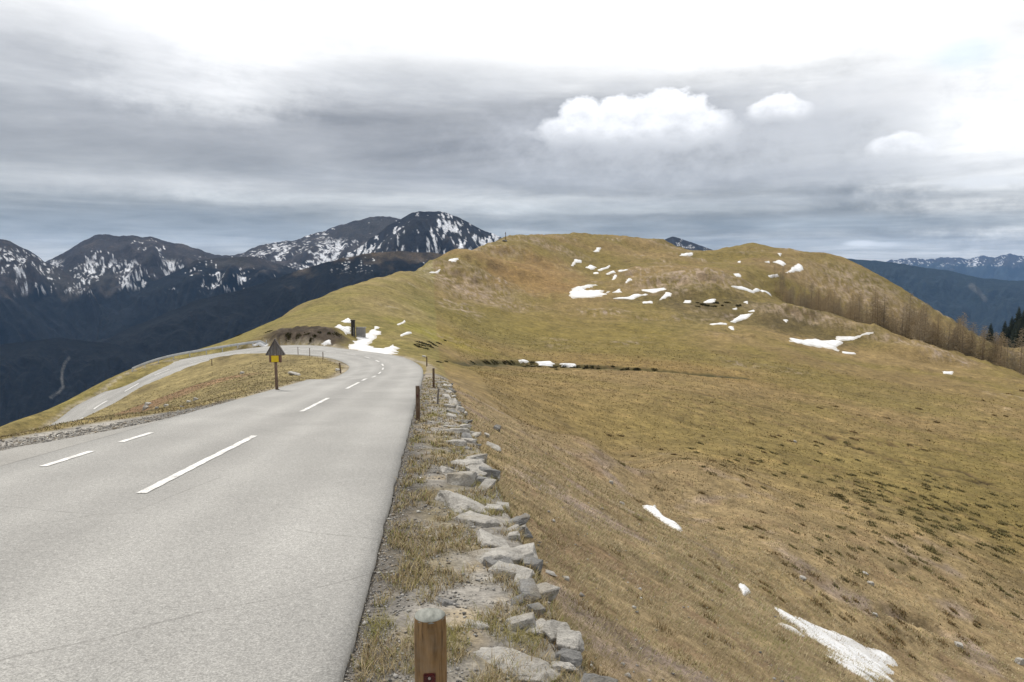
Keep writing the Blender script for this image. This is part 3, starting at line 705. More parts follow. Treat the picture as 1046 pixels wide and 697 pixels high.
# ------------------------------------------------------------------ gravel grains (uncountable)
def gravel(name, X, Y, size, mats, seed):
    g = np.random.default_rng(seed); n = len(X)
    base = np.array([(1, 0, 0), (-.5, .86, 0), (-.5, -.86, 0), (.2, .1, .8), (0, 0, -.6), (-.6, .1, .5)])
    fcs = np.array([(0, 1, 3), (1, 5, 3), (1, 2, 5), (2, 0, 3), (2, 3, 5), (1, 0, 4), (2, 1, 4), (0, 2, 4)])
    b = base[None] * g.uniform(.6, 1.3, (n, 6, 3)); a = g.uniform(0, 6.3, n); ca, sa = np.cos(a)[:, None], np.sin(a)[:, None]
    bx = b[:, :, 0] * ca - b[:, :, 1] * sa; by = b[:, :, 0] * sa + b[:, :, 1] * ca
    Vv = np.stack([bx, by, b[:, :, 2] * .7], -1) * size[:, None, None]
    Vv[:, :, 0] += X[:, None]; Vv[:, :, 1] += Y[:, None]; Vv[:, :, 2] += (H(X, Y) + size * .25)[:, None]
    Fv = (fcs[None] + (np.arange(n) * 6)[:, None, None]).reshape(-1, 3)
    cc = np.array([(.25, .24, .225), (.18, .17, .16), (.3, .29, .265), (.11, .105, .10), (.22, .185, .14)])[g.integers(0, 5, n)] * g.uniform(.8, 1.2, (n, 1))
    o = mk(name, Vv.reshape(-1, 3), Fv, mats, cols=np.repeat(cc, 6, 0)); tag(o, kind='stuff'); return o
GRV = attr_mat('gravel_grains', [(60, .2)], bump=None, rough=.9)
n = 30000; yy = 1.6 * (34 / 1.6) ** rng.random(n); s_ = np.where(rng.random(n) < .24, rng.normal(-.53, .08, n), rng.uniform(-.5, 1.0, n)); keep = (fbm(s_ / .5, yy / .5, 3, 300) > -.12 + .25 * (s_ > .6)) | (s_ < -.3)
yy, s_ = yy[keep], s_[keep]
gravel('gravel', s_ - .1099 * yy, yy, np.clip(rng.lognormal(-4.85, .5, len(yy)), .003, .035) * (.8 + .03 * yy), GRV, 1)
n = 14000; yy = rng.uniform(3, 26, n); s_ = -6.7 - np.abs(rng.normal(0, .2, n)) - 1.2 * ss(19.2, 10.5, yy) - rng.uniform(0, 1, n) * 1.1 * ss(25, 12, yy) - np.where(rng.random(n) < .55, rng.uniform(-.2, .35, n), rng.uniform(-1.2, .1, n)) - .0
gravel('lay_by_gravel', s_ - .1099 * yy, yy, np.clip(rng.lognormal(-4.3, .5, n), .006, .06), GRV, 2)
n = 1300; yy = 4 * (60 / 4) ** rng.random(n); s_ = .95 + rng.gamma(1.3, 1 + yy * .22, n)
gravel('scree', s_ - .1099 * yy, yy, np.clip(rng.lognormal(-4.2, .5, n), .006, .06), GRV, 3)

# ------------------------------------------------------------------ grass (uncountable)
GRS = attr_mat('dry_grass', [(20, .12)], bump=None, rough=.9, spec=.15)
def blades(name, X, Y, Lh, Wd, colr, seed, lean=.8, down=None, zoff=-.01):
    g = np.random.default_rng(seed); n = len(X)
    a = g.uniform(0, 2 * PI, n); dx = np.cos(a); dy = np.sin(a)
    le = g.uniform(.35, 1, n) * lean
    if down is not None:
        dx = dx * .6 + down[0]; dy = dy * .6 + down[1]; q = np.hypot(dx, dy) + 1e-6; dx /= q; dy /= q
    z0 = H(X, Y) + zoff
    wx = -dy + g.normal(0, .3, n); wy = dx + g.normal(0, .3, n)
    def P(t, wf):
        h = Lh * (t - .35 * le * t * t); o = Lh * le * t * t * .95 + Lh * .15 * t
        cx, cy, cz = X + dx * o, Y + dy * o, z0 + h
        return np.stack([cx - wx * Wd * wf / 2, cy - wy * Wd * wf / 2, cz], 1), np.stack([cx + wx * Wd * wf / 2, cy + wy * Wd * wf / 2, cz], 1)
    p0, p1 = P(0.0, 1.0); p2, p3 = P(.55, .85); p4, p5 = P(1.0, .1)
    Vv = np.stack([p0, p1, p2, p3, p4], 1).reshape(-1, 3); b = np.arange(n)[:, None] * 5
    o = mk(name, Vv, [b + np.array([0, 1, 3, 2]), b + np.array([2, 3, 4])], GRS, cols=np.repeat(colr, 5, 0)); tag(o, kind='stuff'); return o
def straw_cols(n, g, greenf=.12):
    pal = np.array([(.32, .255, .145), (.265, .205, .11), (.21, .16, .08), (.37, .30, .18), (.165, .115, .062), (.23, .20, .09)])
    cc = pal[g.integers(0, 6, n)] * g.uniform(.75, 1.2, (n, 1)); m = g.random(n) < greenf
    cc[m] = np.array((.14, .15, .035)) * g.uniform(.8, 1.2, (m.sum(), 1)); return cc
g_ = np.random.default_rng(5)
def scatter(n, th0, th1, r0, r1, acc):
    th = g_.uniform(R(th0), R(th1), n); r = np.exp(g_.uniform(math.log(r0), math.log(r1), n))
    x, y = np.sin(th) * r, np.cos(th) * r
    k = acc(x, y, x + .1099 * y) > g_.random(n); return x[k], y[k], r[k]
def tuft(x, y, per, spread):
    X = np.repeat(x, per) + g_.normal(0, 1, len(x) * per) * np.repeat(spread, per); Y = np.repeat(y, per) + g_.normal(0, 1, len(x) * per) * np.repeat(spread, per)
    return X, Y
# bank
def acc_bank(x, y, s): return (s > .88) * (.45 + .9 * ss(-.3, .3, fbm(x / 1.1, y / 1.1, 3, 400))) * (1 - ss(14, 46, np.hypot(x, y)))
x, y, r = scatter(95000, -14, 42, 2.2, 46, acc_bank)
X, Y = tuft(x, y, 4, .012 + .002 * r); rr_ = np.repeat(r, 4); n = len(X)
gc = straw_cols(n, g_, .06); gp = ss(.1, .45, fbm(X / 2.5, Y / 2.5, 3, 410)); gc = gc * np.array((.96, 1.0, 1.1)); gc = mixc(gc, (.145, .135, .05), gp * .6)
bp_ = ss(.1, .4, fbm(X / 1.7 + 8, Y / 1.7, 3, 411)); gc = mixc(gc, (.165, .115, .062), bp_ * .55)
blades('bank_grass', X, Y, g_.uniform(.025, .085, n) * (.8 + .5 * ss(4, 20, rr_)), np.maximum(.0022, .0006 * rr_), gc * 1.0, 6, .9, (.75, -.1))
# verge tufts
def acc_v(x, y, s): return (s > -.42) * (s < 1.0) * ss(-.02, .22, fbm(x / .6, y / .9, 3, 420) + .15)
x, y, r = scatter(30000, -16, 14, 1.9, 42, acc_v)
X, Y = tuft(x, y, 8, .018 + .001 * r); n = len(X)
rr_ = np.repeat(r, 8)
gc = straw_cols(n, g_, .1); gp = ss(.12, .35, fbm(X / 1.3 + 3, Y / 1.3, 3, 425)); gc = mixc(gc, (.20, .19, .05), gp * .6)
blades('verge_grass', X, Y, g_.uniform(.03, .11, n), np.maximum(.0022, .0007 * rr_), gc, 8, .9)
# thin tufts over the open meadow
def acc_m(x, y, s): return (s > 4) * ss(14, 40, np.hypot(x, y)) * (.35 + .65 * ss(-.2, .3, fbm(x / 3, y / 3, 3, 440)))
x, y, r = scatter(90000, -6, 40, 14, 170, acc_m)
ro_, _, _s = road_query(x, y); k = (ro_ > 3) & (H(x, y, TM) < .25); x, y, r = x[k], y[k], r[k]
X, Y = tuft(x, y, 2, .03 + .0008 * r); n = len(X); rr_ = np.repeat(r, 2)
gc = np.stack([H(X, Y, CG[k]) for k in range(3)], 1) * g_.uniform(.75, 1.35, (n, 1)); gc = gc * .8 + straw_cols(n, g_, .12) * .12
blades('meadow_grass', X, Y, g_.uniform(.03, .10, n) * (1 + .006 * rr_), np.maximum(.004, .00075 * rr_), gc, 19, .9)
# infield and lay-by rim
def acc_i(x, y, s): return ((s < -7.0 - 2.25 * ss(25, 12, y) + .5 * fbm(x, y, 3, 445)) | (y > 26)) * (s < -6.9) * .9
x, y, r = scatter(26000, -38, -10, 13, 80, acc_i)
ro_, _, sd_ = road_query(x, y); k = (ro_ > .35); x, y, r = x[k], y[k], r[k]
X, Y = tuft(x, y, 3, .05 + 0 * r); n = len(X); rr_ = np.repeat(r, 3)
gc = straw_cols(n, g_, .1) * np.array((.72, .74, .78)); gp = ss(.1, .4, fbm(X / 4, Y / 6, 3, 430)); gc = mixc(gc, (.11, .08, .04), gp * .6)
blades('infield_grass', X, Y, g_.uniform(.03, .09, n), np.maximum(.004, .0007 * rr_), gc, 9, .9)
# heath tussocks on the lower meadow: dark cushions
def cushions(name, spots, cold, seed):
    g = np.random.default_rng(seed); xs, ys, rs = [], [], []
    for px, py, sx, sy, n in spots:
        for _ in range(n):
            x, y = hit(px + g.normal(0, sx), py + g.normal(0, sy)); xs.append(x); ys.append(y); rs.append(math.hypot(x, y))
    x, y, r = map(np.array, (xs, ys, rs)); per = 90
    sp = g.uniform(.05, .16, len(x)) * (.6 + .009 * r)
    X = np.repeat(x, per) + g.normal(0, 1, len(x) * per) * np.repeat(sp, per) * 1.1; Y = np.repeat(y, per) + g.normal(0, 1, len(x) * per) * np.repeat(sp, per) * 1.3
    n = len(X); rr = np.repeat(r, per)
    blades(name, X, Y, g.uniform(.03, .12, n) * (.7 + .013 * rr), np.maximum(.005, .0008 * rr), np.array(cold)[g.integers(0, len(cold), n)] * g.uniform(.7, 1.3, (n, 1)), seed + 1, .7)
cushions('heath', [(930, 515, 42, 14, 58), (975, 535, 38, 14, 44), (880, 500, 38, 12, 30), (1020, 550, 20, 10, 24), (870, 560, 60, 20, 30), (990, 580, 40, 20, 26), (780, 470, 60, 14, 26)],
         [(.105, .09, .038), (.13, .102, .046), (.11, .10, .038)], 30)
cushions('brown_tussocks', [(900, 640, 60, 22, 22), (960, 655, 45, 18, 16), (820, 600, 60, 25, 16), (735, 590, 40, 20, 10), (640, 640, 60, 30, 12), (930, 425, 90, 14, 22), (700, 450, 90, 20, 12), (760, 540, 90, 30, 22)],
         [(.15, .10, .048), (.17, .115, .052), (.115, .095, .042)], 40)
cushions('ditch_heath', [(510, 371, 20, .8, 14), (590, 375.5, 20, .8, 16), (635, 378, 20, .6, 8), (555, 374.5, 14, .6, 6), (735, 311, 20, 1.4, 14), (435, 353, 9, 2, 18), (305, 341, 24, 3, 10), (340, 341, 10, 3, 4)],
         [(.04, .042, .016), (.055, .045, .022)], 50)

# ------------------------------------------------------------------ marker posts
def wood_mat(name, a, b, sc=8):
    return simple_noise_mat(name, a, b, sc, .8, .2, .5, .004, 6, 'Object', (6, 6, .7))
WOOD = wood_mat('oiled_timber', (.10, .058, .024), (.27, .165, .075)); WOODD = wood_mat('dark_timber', (.055, .033, .02), (.12, .075, .045))
for _m in (WOOD, WOODD):
    _t = NT(_m.node_tree); _p = _m.node_tree.nodes['Principled BSDF']; _c = _p.inputs['Base Color'].links[0].from_socket
    _o = _t.n('ShaderNodeMapping', i={'Vector': _t.n('ShaderNodeTexCoord').outputs['Object'], 'Scale': (1, 1, .045)}).outputs[0]
    _f = _t.mrange(_t.noise(_o, 70, 4, .6, .2), .60, .66, 0, .8); _g = _t.mrange(_t.noise(_t.n('ShaderNodeTexCoord').outputs['Object'], 7, 4, .7), .45, .75, 0, .45)
    _c = _t.mix(_f, _c, (.022, .014, .008, 1)); _c = _t.mix(_g, _c, (.20, .175, .14, 1))
    _m.node_tree.links.new(_c, _p.inputs['Base Color'])
WOODG = wood_mat('weathered_timber', (.085, .075, .068), (.19, .17, .155))
ENDG = simple_noise_mat('weathered_end_grain', (.12, .125, .112), (.27, .275, .25), 14, .9, .1, .6, .004, 6, 'Object', (3, 1, 1))
m_, t_, p_ = mat('red_reflector', .3, .5); p_.inputs['Base Color'].default_value = (.16, .012, .014, 1)
tcx = t_.n('ShaderNodeTexCoord').outputs['Object']; vz = t_.n('ShaderNodeTexVoronoi', i={'Vector': tcx, 'Scale': 160}).outputs[0]
m_.node_tree.links.new(t_.ramp(vz, [(.0, (.12, .01, .01)), (.6, (.035, .004, .005))]), p_.inputs['Base Color']); REFL = m_
SCREW = simple_noise_mat('screw_metal', (.4, .4, .4), (.6, .6, .6), 20, .4, .5, .1, .001, metallic=1)
def make_post(h, r, wood, detail=False, refl=False, lean=(0, 0), name='marker_post'):
    root = empty(name, (0, 0, 0))
    seg = 40 if detail else 12; nz = 26 if detail else 5; v = []
    for k in range(nz + 1):
        z_ = -.3 + (h + .3) * k / nz
        for j in range(seg):
            a = 2 * PI * j / seg
            q = r * (1 + .02 * math.sin(3 * a + 1) + .012 * math.sin(7 * a + z_ * 2) + (.015 * float(pn(np.array([a * 2]), np.array([z_ * 3]), 4)[0]) if detail else 0))
            if k == nz: q *= .95
            v.append((q * math.cos(a), q * math.sin(a), z_ - (0 if k < nz else -.006)))
    f = [(k * seg + j, k * seg + (j + 1) % seg, (k + 1) * seg + (j + 1) % seg, (k + 1) * seg + j) for k in range(nz) for j in range(seg)]
    mk('shaft', np.array(v), np.array(f), wood, root, smooth=True)
    v = [(0, 0, h + .008)]; f = []
    for q, zz in ((.5, .0085), (.93, .007), (.955, .0)):
        for j in range(seg):
            a = 2 * PI * j / seg; w_ = r * (1 + .02 * math.sin(3 * a + 1)); v.append((q * w_ * math.cos(a), q * w_ * math.sin(a), h + zz))
    tri = [(0, 1 + j, 1 + (j + 1) % seg) for j in range(seg)]
    qd = [(1 + i * seg + j, 1 + (i + 1) * seg + j, 1 + (i + 1) * seg + (j + 1) % seg, 1 + i * seg + (j + 1) % seg) for i in range(2) for j in range(seg)]
    mk('end_grain', np.array(v), [np.array(tri), np.array(qd)], ENDG if wood is WOOD else WOODG, root)
    if refl:
        bm = bmesh.new(); add_box(bm, 0, -r - .004, h - .215, .042, .014, .075)
        bmesh.ops.bevel(bm, geom=list(bm.edges), offset=.003, segments=2, affect='EDGES')
        o = bmo('reflector', bm, REFL, root)
        bm = bmesh.new(); add_cyl(bm, (0, -r - .010, h - .19), (0, -r - .0135, h - .19), .005, .005, 10); bmo('screw', bm, SCREW, o)
    root.rotation_euler = (lean[0], lean[1], 0); return root
def put_post(root, px, py, D, label):
    x, y, _ = at(px, py, D); root.location = (x, y, float(H(x, y)[0])); tag(root, label, 'post', 'marker posts along the road'); return root
d_ = 2.5; fp = make_post(.94, .0575, WOOD, True, True); x, y, _ = at(439, 640, d_)
tp = at(439, 630, d_); fp.location = (x, y, tp[2] - .94); fp.rotation_euler.z = R(4)
tag(fp, 'thick round timber post in the foreground with grey top and red reflector', 'post', 'marker posts along the road')
put_post(make_post(.86, .052, WOODD, False, True), 427, 431, 17.9, 'brown timber post by the road edge beyond the foreground post')
put_post(make_post(.85, .05, WOODD), 443, 397, 31.8, 'brown timber post beyond the short leaning stake')
put_post(make_post(.50, .03, WOODG, lean=(0, .07), name='wooden_stake'), 447, 414, 23, 'short thin grey stake leaning between two brown posts on the verge')
def groundpost(px, py, hpx, r, wood, label, lean=(0, 0), D0=None):
    x, y = hit(px, py) if D0 is None else at(px, py, D0)[:2]; ro, _, _ = road_query(np.array([x]), np.array([y]))
    D = y; root = make_post(hpx * D / F, r, wood, lean=lean); root.location = (x, y, float(H(x, y)[0])); tag(root, label, 'post', 'marker posts along the road')
groundpost(436, 374.5, 10, .045, WOODD, 'slim post at the outer side of the bend by the ditch')
groundpost(348, 381.5, 11, .055, WOODD, 'dark post at the inner tip of the hairpin', (0, -.08))
groundpost(330, 367.5, 8, .04, WOODD, 'thin post on the inner curve, nearest the hairpin tip post')
groundpost(316.5, 364, 8.5, .035, WOODD, 'thin post on the inner curve between two similar posts')
groundpost(304.5, 362.5, 8, .035, WOODD, 'thin post on the inner curve, closest to the wooden sign')
groundpost(216.5, 373.5, 6.5, .04, WOODD, 'small post on the infield edge of the left arm')
groundpost(101.5, 434, 6, .05, WOODD, 'short dark post at the inner edge of the lower road', D0=72.5)
groundpost(48, 437.5, 6, .06, WOODD, 'short brown post at the outer edge of the lower road', D0=70)
# ------------------------------------------------------------------ wooden sign
sx, sy = hit(283, 401.5); sd_ = sy; sc_ = sd_ / F
sign = empty('wooden_sign', (sx, sy, float(H(sx, sy)[0])), R(4)); tag(sign, 'weathered wooden sign post with triangular roof board and yellow panel', 'sign')
hS = 55 * sc_; bm = bmesh.new()
add_cyl(bm, (0, 0, -.3), (-.02, 0, hS * .97), .065, .055, 14); bmo('pole', bm, wood_mat('sign_pole_timber', (.09, .06, .045), (.2, .14, .105)), sign, True)
bm = bmesh.new(); add_cyl(bm, (0, 0, -.25), (0, 0, .09), .12, .085, 12); add_cyl(bm, (.05, .02, -.2), (.06, .02, .16), .04, .035, 8); bmo('footing', bm, WOODD, sign)
tw = 18.5 * sc_; th_ = 15.5 * sc_; zb = hS - th_
bm = bmesh.new()      # triangle of upright boards, tops cut to the gable, sides left and right of a mid batten
nb_ = 7
for k in range(nb_):
    xa = -tw / 2 + tw * k / nb_ + .004; xb = -tw / 2 + tw * (k + 1) / nb_ - .004
    top = lambda q: zb + th_ * (1 - abs(q) / (tw / 2)) + .02
    pts = [(xa, zb - random.uniform(0, .02)), (xb, zb - random.uniform(0, .02)), (xb, top(xb)), (xa, top(xa))]
    if xa < 0 < xb: pts.insert(3, (0, top(0)))
    f0 = [bm.verts.new((p[0], -.085, p[1])) for p in pts]; f1 = [bm.verts.new((p[0], -.062, p[1])) for p in pts]
    bm.faces.new(f0); bm.faces.new(f1[::-1])
    for i in range(len(pts)): bm.faces.new((f0[i], f1[i], f1[(i + 1) % len(pts)], f0[(i + 1) % len(pts)]))
bmesh.ops.recalc_face_normals(bm, faces=bm.faces)
bmo('gable_board', bm, wood_mat('sign_board_timber', (.075, .07, .07), (.18, .17, .168)), sign)
for sgn in (-1, 1):   # sloping cover boards
    bm = bmesh.new(); L2 = math.hypot(tw / 2, th_); a = math.atan2(th_, tw / 2)
    add_box(bm, sgn * tw / 4, -.055, zb + th_ / 2 + .035, L2 * 1.08, .16, .024, Matrix.Rotation(sgn * a, 4, 'Y'))
    bmo('roof_board', bm, wood_mat('sign_roof_timber', (.06, .052, .048), (.15, .13, .12)), sign)
bm = bmesh.new(); add_box(bm, 0, -.097, zb + th_ * .5, .055, .022, th_ * .96); bmo('batten', bm, WOODG, sign)
bm = bmesh.new(); add_box(bm, 0, -.075, zb - 3.6 * sc_, 12.5 * sc_, .04, 7.6 * sc_); bmesh.ops.bevel(bm, geom=list(bm.edges), offset=.006, segments=1, affect='EDGES')
bk = bmo('backing_board', bm, wood_mat('sign_back_timber', (.09, .05, .04), (.17, .10, .08)), sign)
YEL = simple_noise_mat('yellow_panel', (.52, .37, .01), (.62, .46, .015), 6, .5, .4, .05, .002)
bm = bmesh.new(); add_box(bm, -.012, -.108, zb - 3.7 * sc_, 7.4 * sc_, .02, 6.6 * sc_); bmesh.ops.bevel(bm, geom=list(bm.edges), offset=.008, segments=2, affect='EDGES')
bmo('yellow_panel', bm, YEL, sign)
bm = bmesh.new(); add_cyl(bm, (0, -.11, zb + .02), (0, -.12, zb + .02), .02, .02, 12); bmo('bolt', bm, SCREW, sign)

# ------------------------------------------------------------------ guardrail on the outer side of the left arm
STEEL = simple_noise_mat('galvanised_steel', (.36, .37, .38), (.55, .56, .57), 4, .5, .5, .1, .003, metallic=.35)
iG0 = int(np.argmin(np.hypot(RO[200:, 0] - at(268, 354, 94)[0], RO[200:, 1] - at(268, 354, 94)[1])) + 200)
iG1 = int(np.argmin(np.hypot(RO[200:, 0] - at(138, 382, 87)[0], RO[200:, 1] - at(138, 382, 87)[1])) + 200)
rail_pts = []
wv_ = (RO - RI); wv_ = wv_ / np.linalg.norm(wv_[:, :2], axis=1)[:, None]
for k in range(iG0, iG1 + 1): rail_pts.append(RO[k] + wv_[k] * .7)
rail_pts = np.array(rail_pts); ra = np.concatenate([[0], np.cumsum(np.linalg.norm(np.diff(rail_pts[:, :2], axis=0), axis=1))])
def rp(a): return np.array([np.interp(a, ra, rail_pts[:, k]) for k in range(3)])
g0 = rp(ra[-1] / 2); gr_ = empty('guardrail', g0); tag(gr_, 'galvanised steel guardrail along the outer edge of the left road arm', 'guardrail')
prof = [(.0, .46), (.0, .50), (.05, .54), (.05, .58), (.0, .615), (.05, .65), (.05, .69), (.0, .73), (0, .77)]
nn = 90; v = []
for k in range(nn + 1):
    a = ra[-1] * k / nn; p = rp(a); q = rp(min(a + .3, ra[-1])) - rp(max(a - .3, 0)); q[2] = 0; q /= np.linalg.norm(q); nrm = np.array((-q[1], q[0], 0))
    dn = .0
    if k < 5: dn = .5 * (1 - k / 5) ** 1.3
    for o_, h_ in prof: v.append(p + nrm * o_ + np.array((0, 0, h_ - dn)) - g0)
v = np.array(v); m9 = len(prof); off_v = v.copy(); off_v.reshape(nn + 1, m9, 3)[:, :, :2] -= 0
f1 = grid_faces(nn + 1, m9); v2 = v.copy().reshape(nn + 1, m9, 3)
v2[:, :, 2] += 0; sh_ = []
for k in range(nn + 1):
    a = ra[-1] * k / nn; q = rp(min(a + .3, ra[-1])) - rp(max(a - .3, 0)); q[2] = 0; q /= np.linalg.norm(q); v2[k] -= np.array((-q[1], q[0], 0)) * .02
f2 = f1[:, ::-1] + len(v)
mk('rail_beam', np.concatenate([v, v2.reshape(-1, 3)]), np.concatenate([f1, f2]), STEEL, gr_)
npost = int(ra[-1] / 1.9)
for k in range(npost + 1):
    p = rp(ra[-1] * k / npost) - g0; zb_ = float(H(p[0] + g0[0], p[1] + g0[1])[0]) - g0[2] - .1
    bm = bmesh.new(); add_box(bm, p[0], p[1], (zb_ + p[2] + .7) / 2, .09, .09, p[2] + .7 - zb_)
    bmo('post', bm, STEEL, gr_)

# ------------------------------------------------------------------ timber post and concrete wall above the cut
CONC = simple_noise_mat('old_concrete', (.18, .175, .165), (.31, .30, .285), 1.4, .9, .2, .4, .02, 7)
dW = 98.0; k_ = dW / F
wx_, wy_, _ = at(361, 349, dW); zb = at(361, 350, dW)[2]; zt_ = at(361, 327.5, dW)[2]
gp = empty('timber_gate_post', (wx_, wy_, zb)); tag(gp, 'tall dark timber post standing against the concrete wall by the hairpin', 'post')
bm = bmesh.new(); add_box(bm, 0, 0, (zt_ - zb) / 2 - .4, .46, .4, zt_ - zb + .8); bmesh.ops.bevel(bm, geom=list(bm.edges), offset=.03, segments=1, affect='EDGES'); bmo('shaft', bm, wood_mat('tarred_timber', (.018, .016, .014), (.05, .045, .04)), gp)
bm = bmesh.new(); add_box(bm, 0, 0, zt_ - zb + .03, .58, .5, .09); bmo('cap', bm, wood_mat('tarred_cap', (.02, .018, .016), (.055, .05, .045)), gp)
bm = bmesh.new(); add_box(bm, .14, -.215, (zt_ - zb) * .35, .05, .03, (zt_ - zb) * .7); bmo('pale_strip', bm, SCREW, gp)
cw = empty('concrete_wall', at(368.5, 349, dW + .3)); tag(cw, 'short grey ribbed concrete wall beside the tall dark post', 'wall')
hw_ = 14 * k_; ww = 9.5 * k_
bm = bmesh.new(); add_box(bm, 0, .2, hw_ / 2 - .4, ww, .3, hw_ + .8); bmo('panel', bm, CONC, cw)
for k in range(5):
    bm = bmesh.new(); add_box(bm, -ww / 2 + ww * (k + .5) / 5, .02, hw_ / 2 - .4, .09, .09, hw_ + .78); bmo('rib', bm, CONC, cw)
bm = bmesh.new(); add_box(bm, .05, .2, hw_ + .05, ww + .1, .42, .1); bmo('coping', bm, CONC, cw)
# pale concrete gutter beside the lower road
v = []; j0 = int(np.argmin(np.hypot(*(RI[200:, :2] - np.array(at(101, 432, 72))[:2]).T))) + 200; j1 = int(np.argmin(np.hypot(*(RI[200:, :2] - np.array(at(143, 404, 79))[:2]).T))) + 200
for k in range(21):
    t = j1 + (j0 - j1) * k / 20; a = int(t); w_ = wv_[a]; bse = np.array([np.interp(t, np.arange(len(RI)), RI[:, q]) for q in range(3)]) - w_ * 1.5
    for o_, h_ in ((-.2, -.3), (-.2, .16), (-.1, .10), (.1, .10), (.2, .16), (.2, -.3)):
        x, y = bse[0] + w_[0] * o_, bse[1] + w_[1] * o_; v.append((x, y, float(H(bse[0], bse[1])[0]) + h_ + .03 * math.sin(k * 2.1)))
gt_ = mk('concrete_gutter', np.array(v), grid_faces(21, 6)[:, ::-1], simple_noise_mat('pale_concrete', (.24, .21, .185), (.42, .38, .34), 3)); tag(gt_, 'pale concrete gutter strip on the bank beside the lower road', 'gutter')
# summit pole on the left shoulder
px_, py_ = 516.5, 246.0; x, y = hit(px_, py_ + .7)
sp = empty('summit_pole', (x, y, float(H(x, y)[0]))); tag(sp, 'thin dark pole with a stone cairn on the left shoulder of the hill', 'pole')
hh = 9.5 * y / F; bm = bmesh.new(); add_cyl(bm, (0, 0, -.3), (0, 0, hh), .16, .12, 8); bmo('pole', bm, WOODD, sp)
bm = bmesh.new(); add_box(bm, -.1, 0, hh * .82, .7, .12, .14); bmo('cross_piece', bm, WOODD, sp)
for k in range(7): place_rock('stone', k, (random.uniform(-1.1, .5), random.uniform(-.6, .6), random.uniform(.1, .7)), (1.0, .9, .8), k, (0, 0), True, sp)

# ------------------------------------------------------------------ larches and spruces
LBARK = simple_noise_mat('larch_bark', (.14, .105, .07), (.25, .19, .13), 6); LTWIG = simple_noise_mat('larch_twigs', (.29, .225, .13), (.42, .325, .205), .6)
LTWIG2 = simple_noise_mat('larch_twigs_grey', (.28, .23, .155), (.40, .33, .23), .6)
def larch_mesh(seed, h, tw):
    r_ = random.Random(seed); tr = bmesh.new(); ben = [r_.uniform(-.25, .25) for _ in range(4)]
    def axis(t): return Vector((ben[0] * t * t + ben[1] * t, ben[2] * t * t + ben[3] * t, h * t))
    for k in range(6): add_cyl(tr, axis(k / 6), axis((k + 1) / 6), .11 * (1 - k / 6) + .02, .11 * (1 - (k + 1) / 6) + .015, 6)
    V, Fq = [], []
    def strip(a, b, w0, w1):
        d = (b - a); side = d.cross(Vector((r_.gauss(0, 1), r_.gauss(0, 1), r_.gauss(0, 1)))).normalized(); up = d.cross(side).normalized()
        i = len(V)
        for q in (side, up):
            V.extend([a - q * w0, a + q * w0, b + q * w1, b - q * w1])
        Fq.extend([(i, i + 1, i + 2, i + 3), (i + 4, i + 5, i + 6, i + 7)])
    nb = 90
    for k in range(nb):
        t = .05 + .92 * (k + r_.random()) / nb; L = (1 - t) ** .75 * h * .24 * r_.uniform(.5, 1.2) + .3; a = k * 2.4 + r_.uniform(-.5, .5)
        dirv = Vector((math.cos(a), math.sin(a), r_.uniform(.0, .35))); p0 = axis(t); p1 = p0 + dirv * L * .55; p2 = p0 + Vector((dirv.x, dirv.y, dirv.z * .6 + .12)) * L
        strip(p0, p1, .03, .024); strip(p1, p2, .024, .012)
        for j in range(12):
            q = r_.uniform(.2, 1); b = p0.lerp(p2, q); e = b + Vector((r_.gauss(0, .5) + dirv.x * .4, r_.gauss(0, .5) + dirv.y * .4, r_.uniform(-.75, .5))) * L * .38
            strip(b, e, .02, .01)
    me = bpy.data.meshes.new('crown'); me.from_pydata([tuple(q) for q in V], [], Fq); me.materials.append(tw)
    mt = bpy.data.meshes.new('trunk'); tr.to_mesh(mt); tr.free(); mt.materials.append(LBARK)
    return mt, me
LP = [larch_mesh(k, h, LTWIG if k % 3 else LTWIG2) for k, h in enumerate((11, 12, 9.5, 12.5, 10, 11.5))]
def larch(x, y, k, sc, label, group):
    o = empty('larch_tree', (x, y, float(H(x, y)[0]) - .1), random.uniform(0, 6.28)); o.scale = (sc, sc, sc * random.uniform(.92, 1.08)); tag(o, label, 'tree', group)
    for nm, me in zip(('trunk', 'crown'), LP[k]):
        q = bpy.data.objects.new(nm, me); COL.objects.link(q); q.parent = o
GS = [((790, 850), 70, 'bare tan larch in the upper left part of the stand behind the ridge'), ((840, 905), 84, 'bare tan larch in the dense middle of the stand behind the ridge'),
      ((895, 965), 76, 'bare brown larch in the right part of the stand behind the ridge'), ((960, 1075), 66, 'bare brown larch at the lower right end of the stand')]
_D = np.linspace(120, 370, 260)
for (a, b), n, lb in GS:
    k = 0; tries = 0
    while k < n and tries < 6000:
        tries += 1
        px = random.uniform(a, b); m = (px - CX) / F; g = H(m * _D, _D); sl0 = g / _D
        i0 = int(np.argmax(np.where(_D < 300, sl0, -9)))          # the front ridge along this bearing
        dist = random.random() * (80 if px > 830 else 40) + 4; D = _D[i0] + dist
        if px < 830 and D > 335: continue
        x = m * D; gz = float(H(x, D)[0]); sunk = sl0[i0] * D - gz
        if sunk > 7.0 or float(fbm(np.array([x / 14]), np.array([D / 14]), 2, 500)[0]) < random.uniform(-.45, .1): continue
        larch(x, D, random.randrange(6), random.uniform(.5, 1.18) * float(.62 + .4 * ss(790, 880, px)), lb, 'bare larches behind the front ridge'); k += 1
SPN = simple_noise_mat('spruce_needles', (.010, .015, .009), (.028, .036, .020), 1.5)
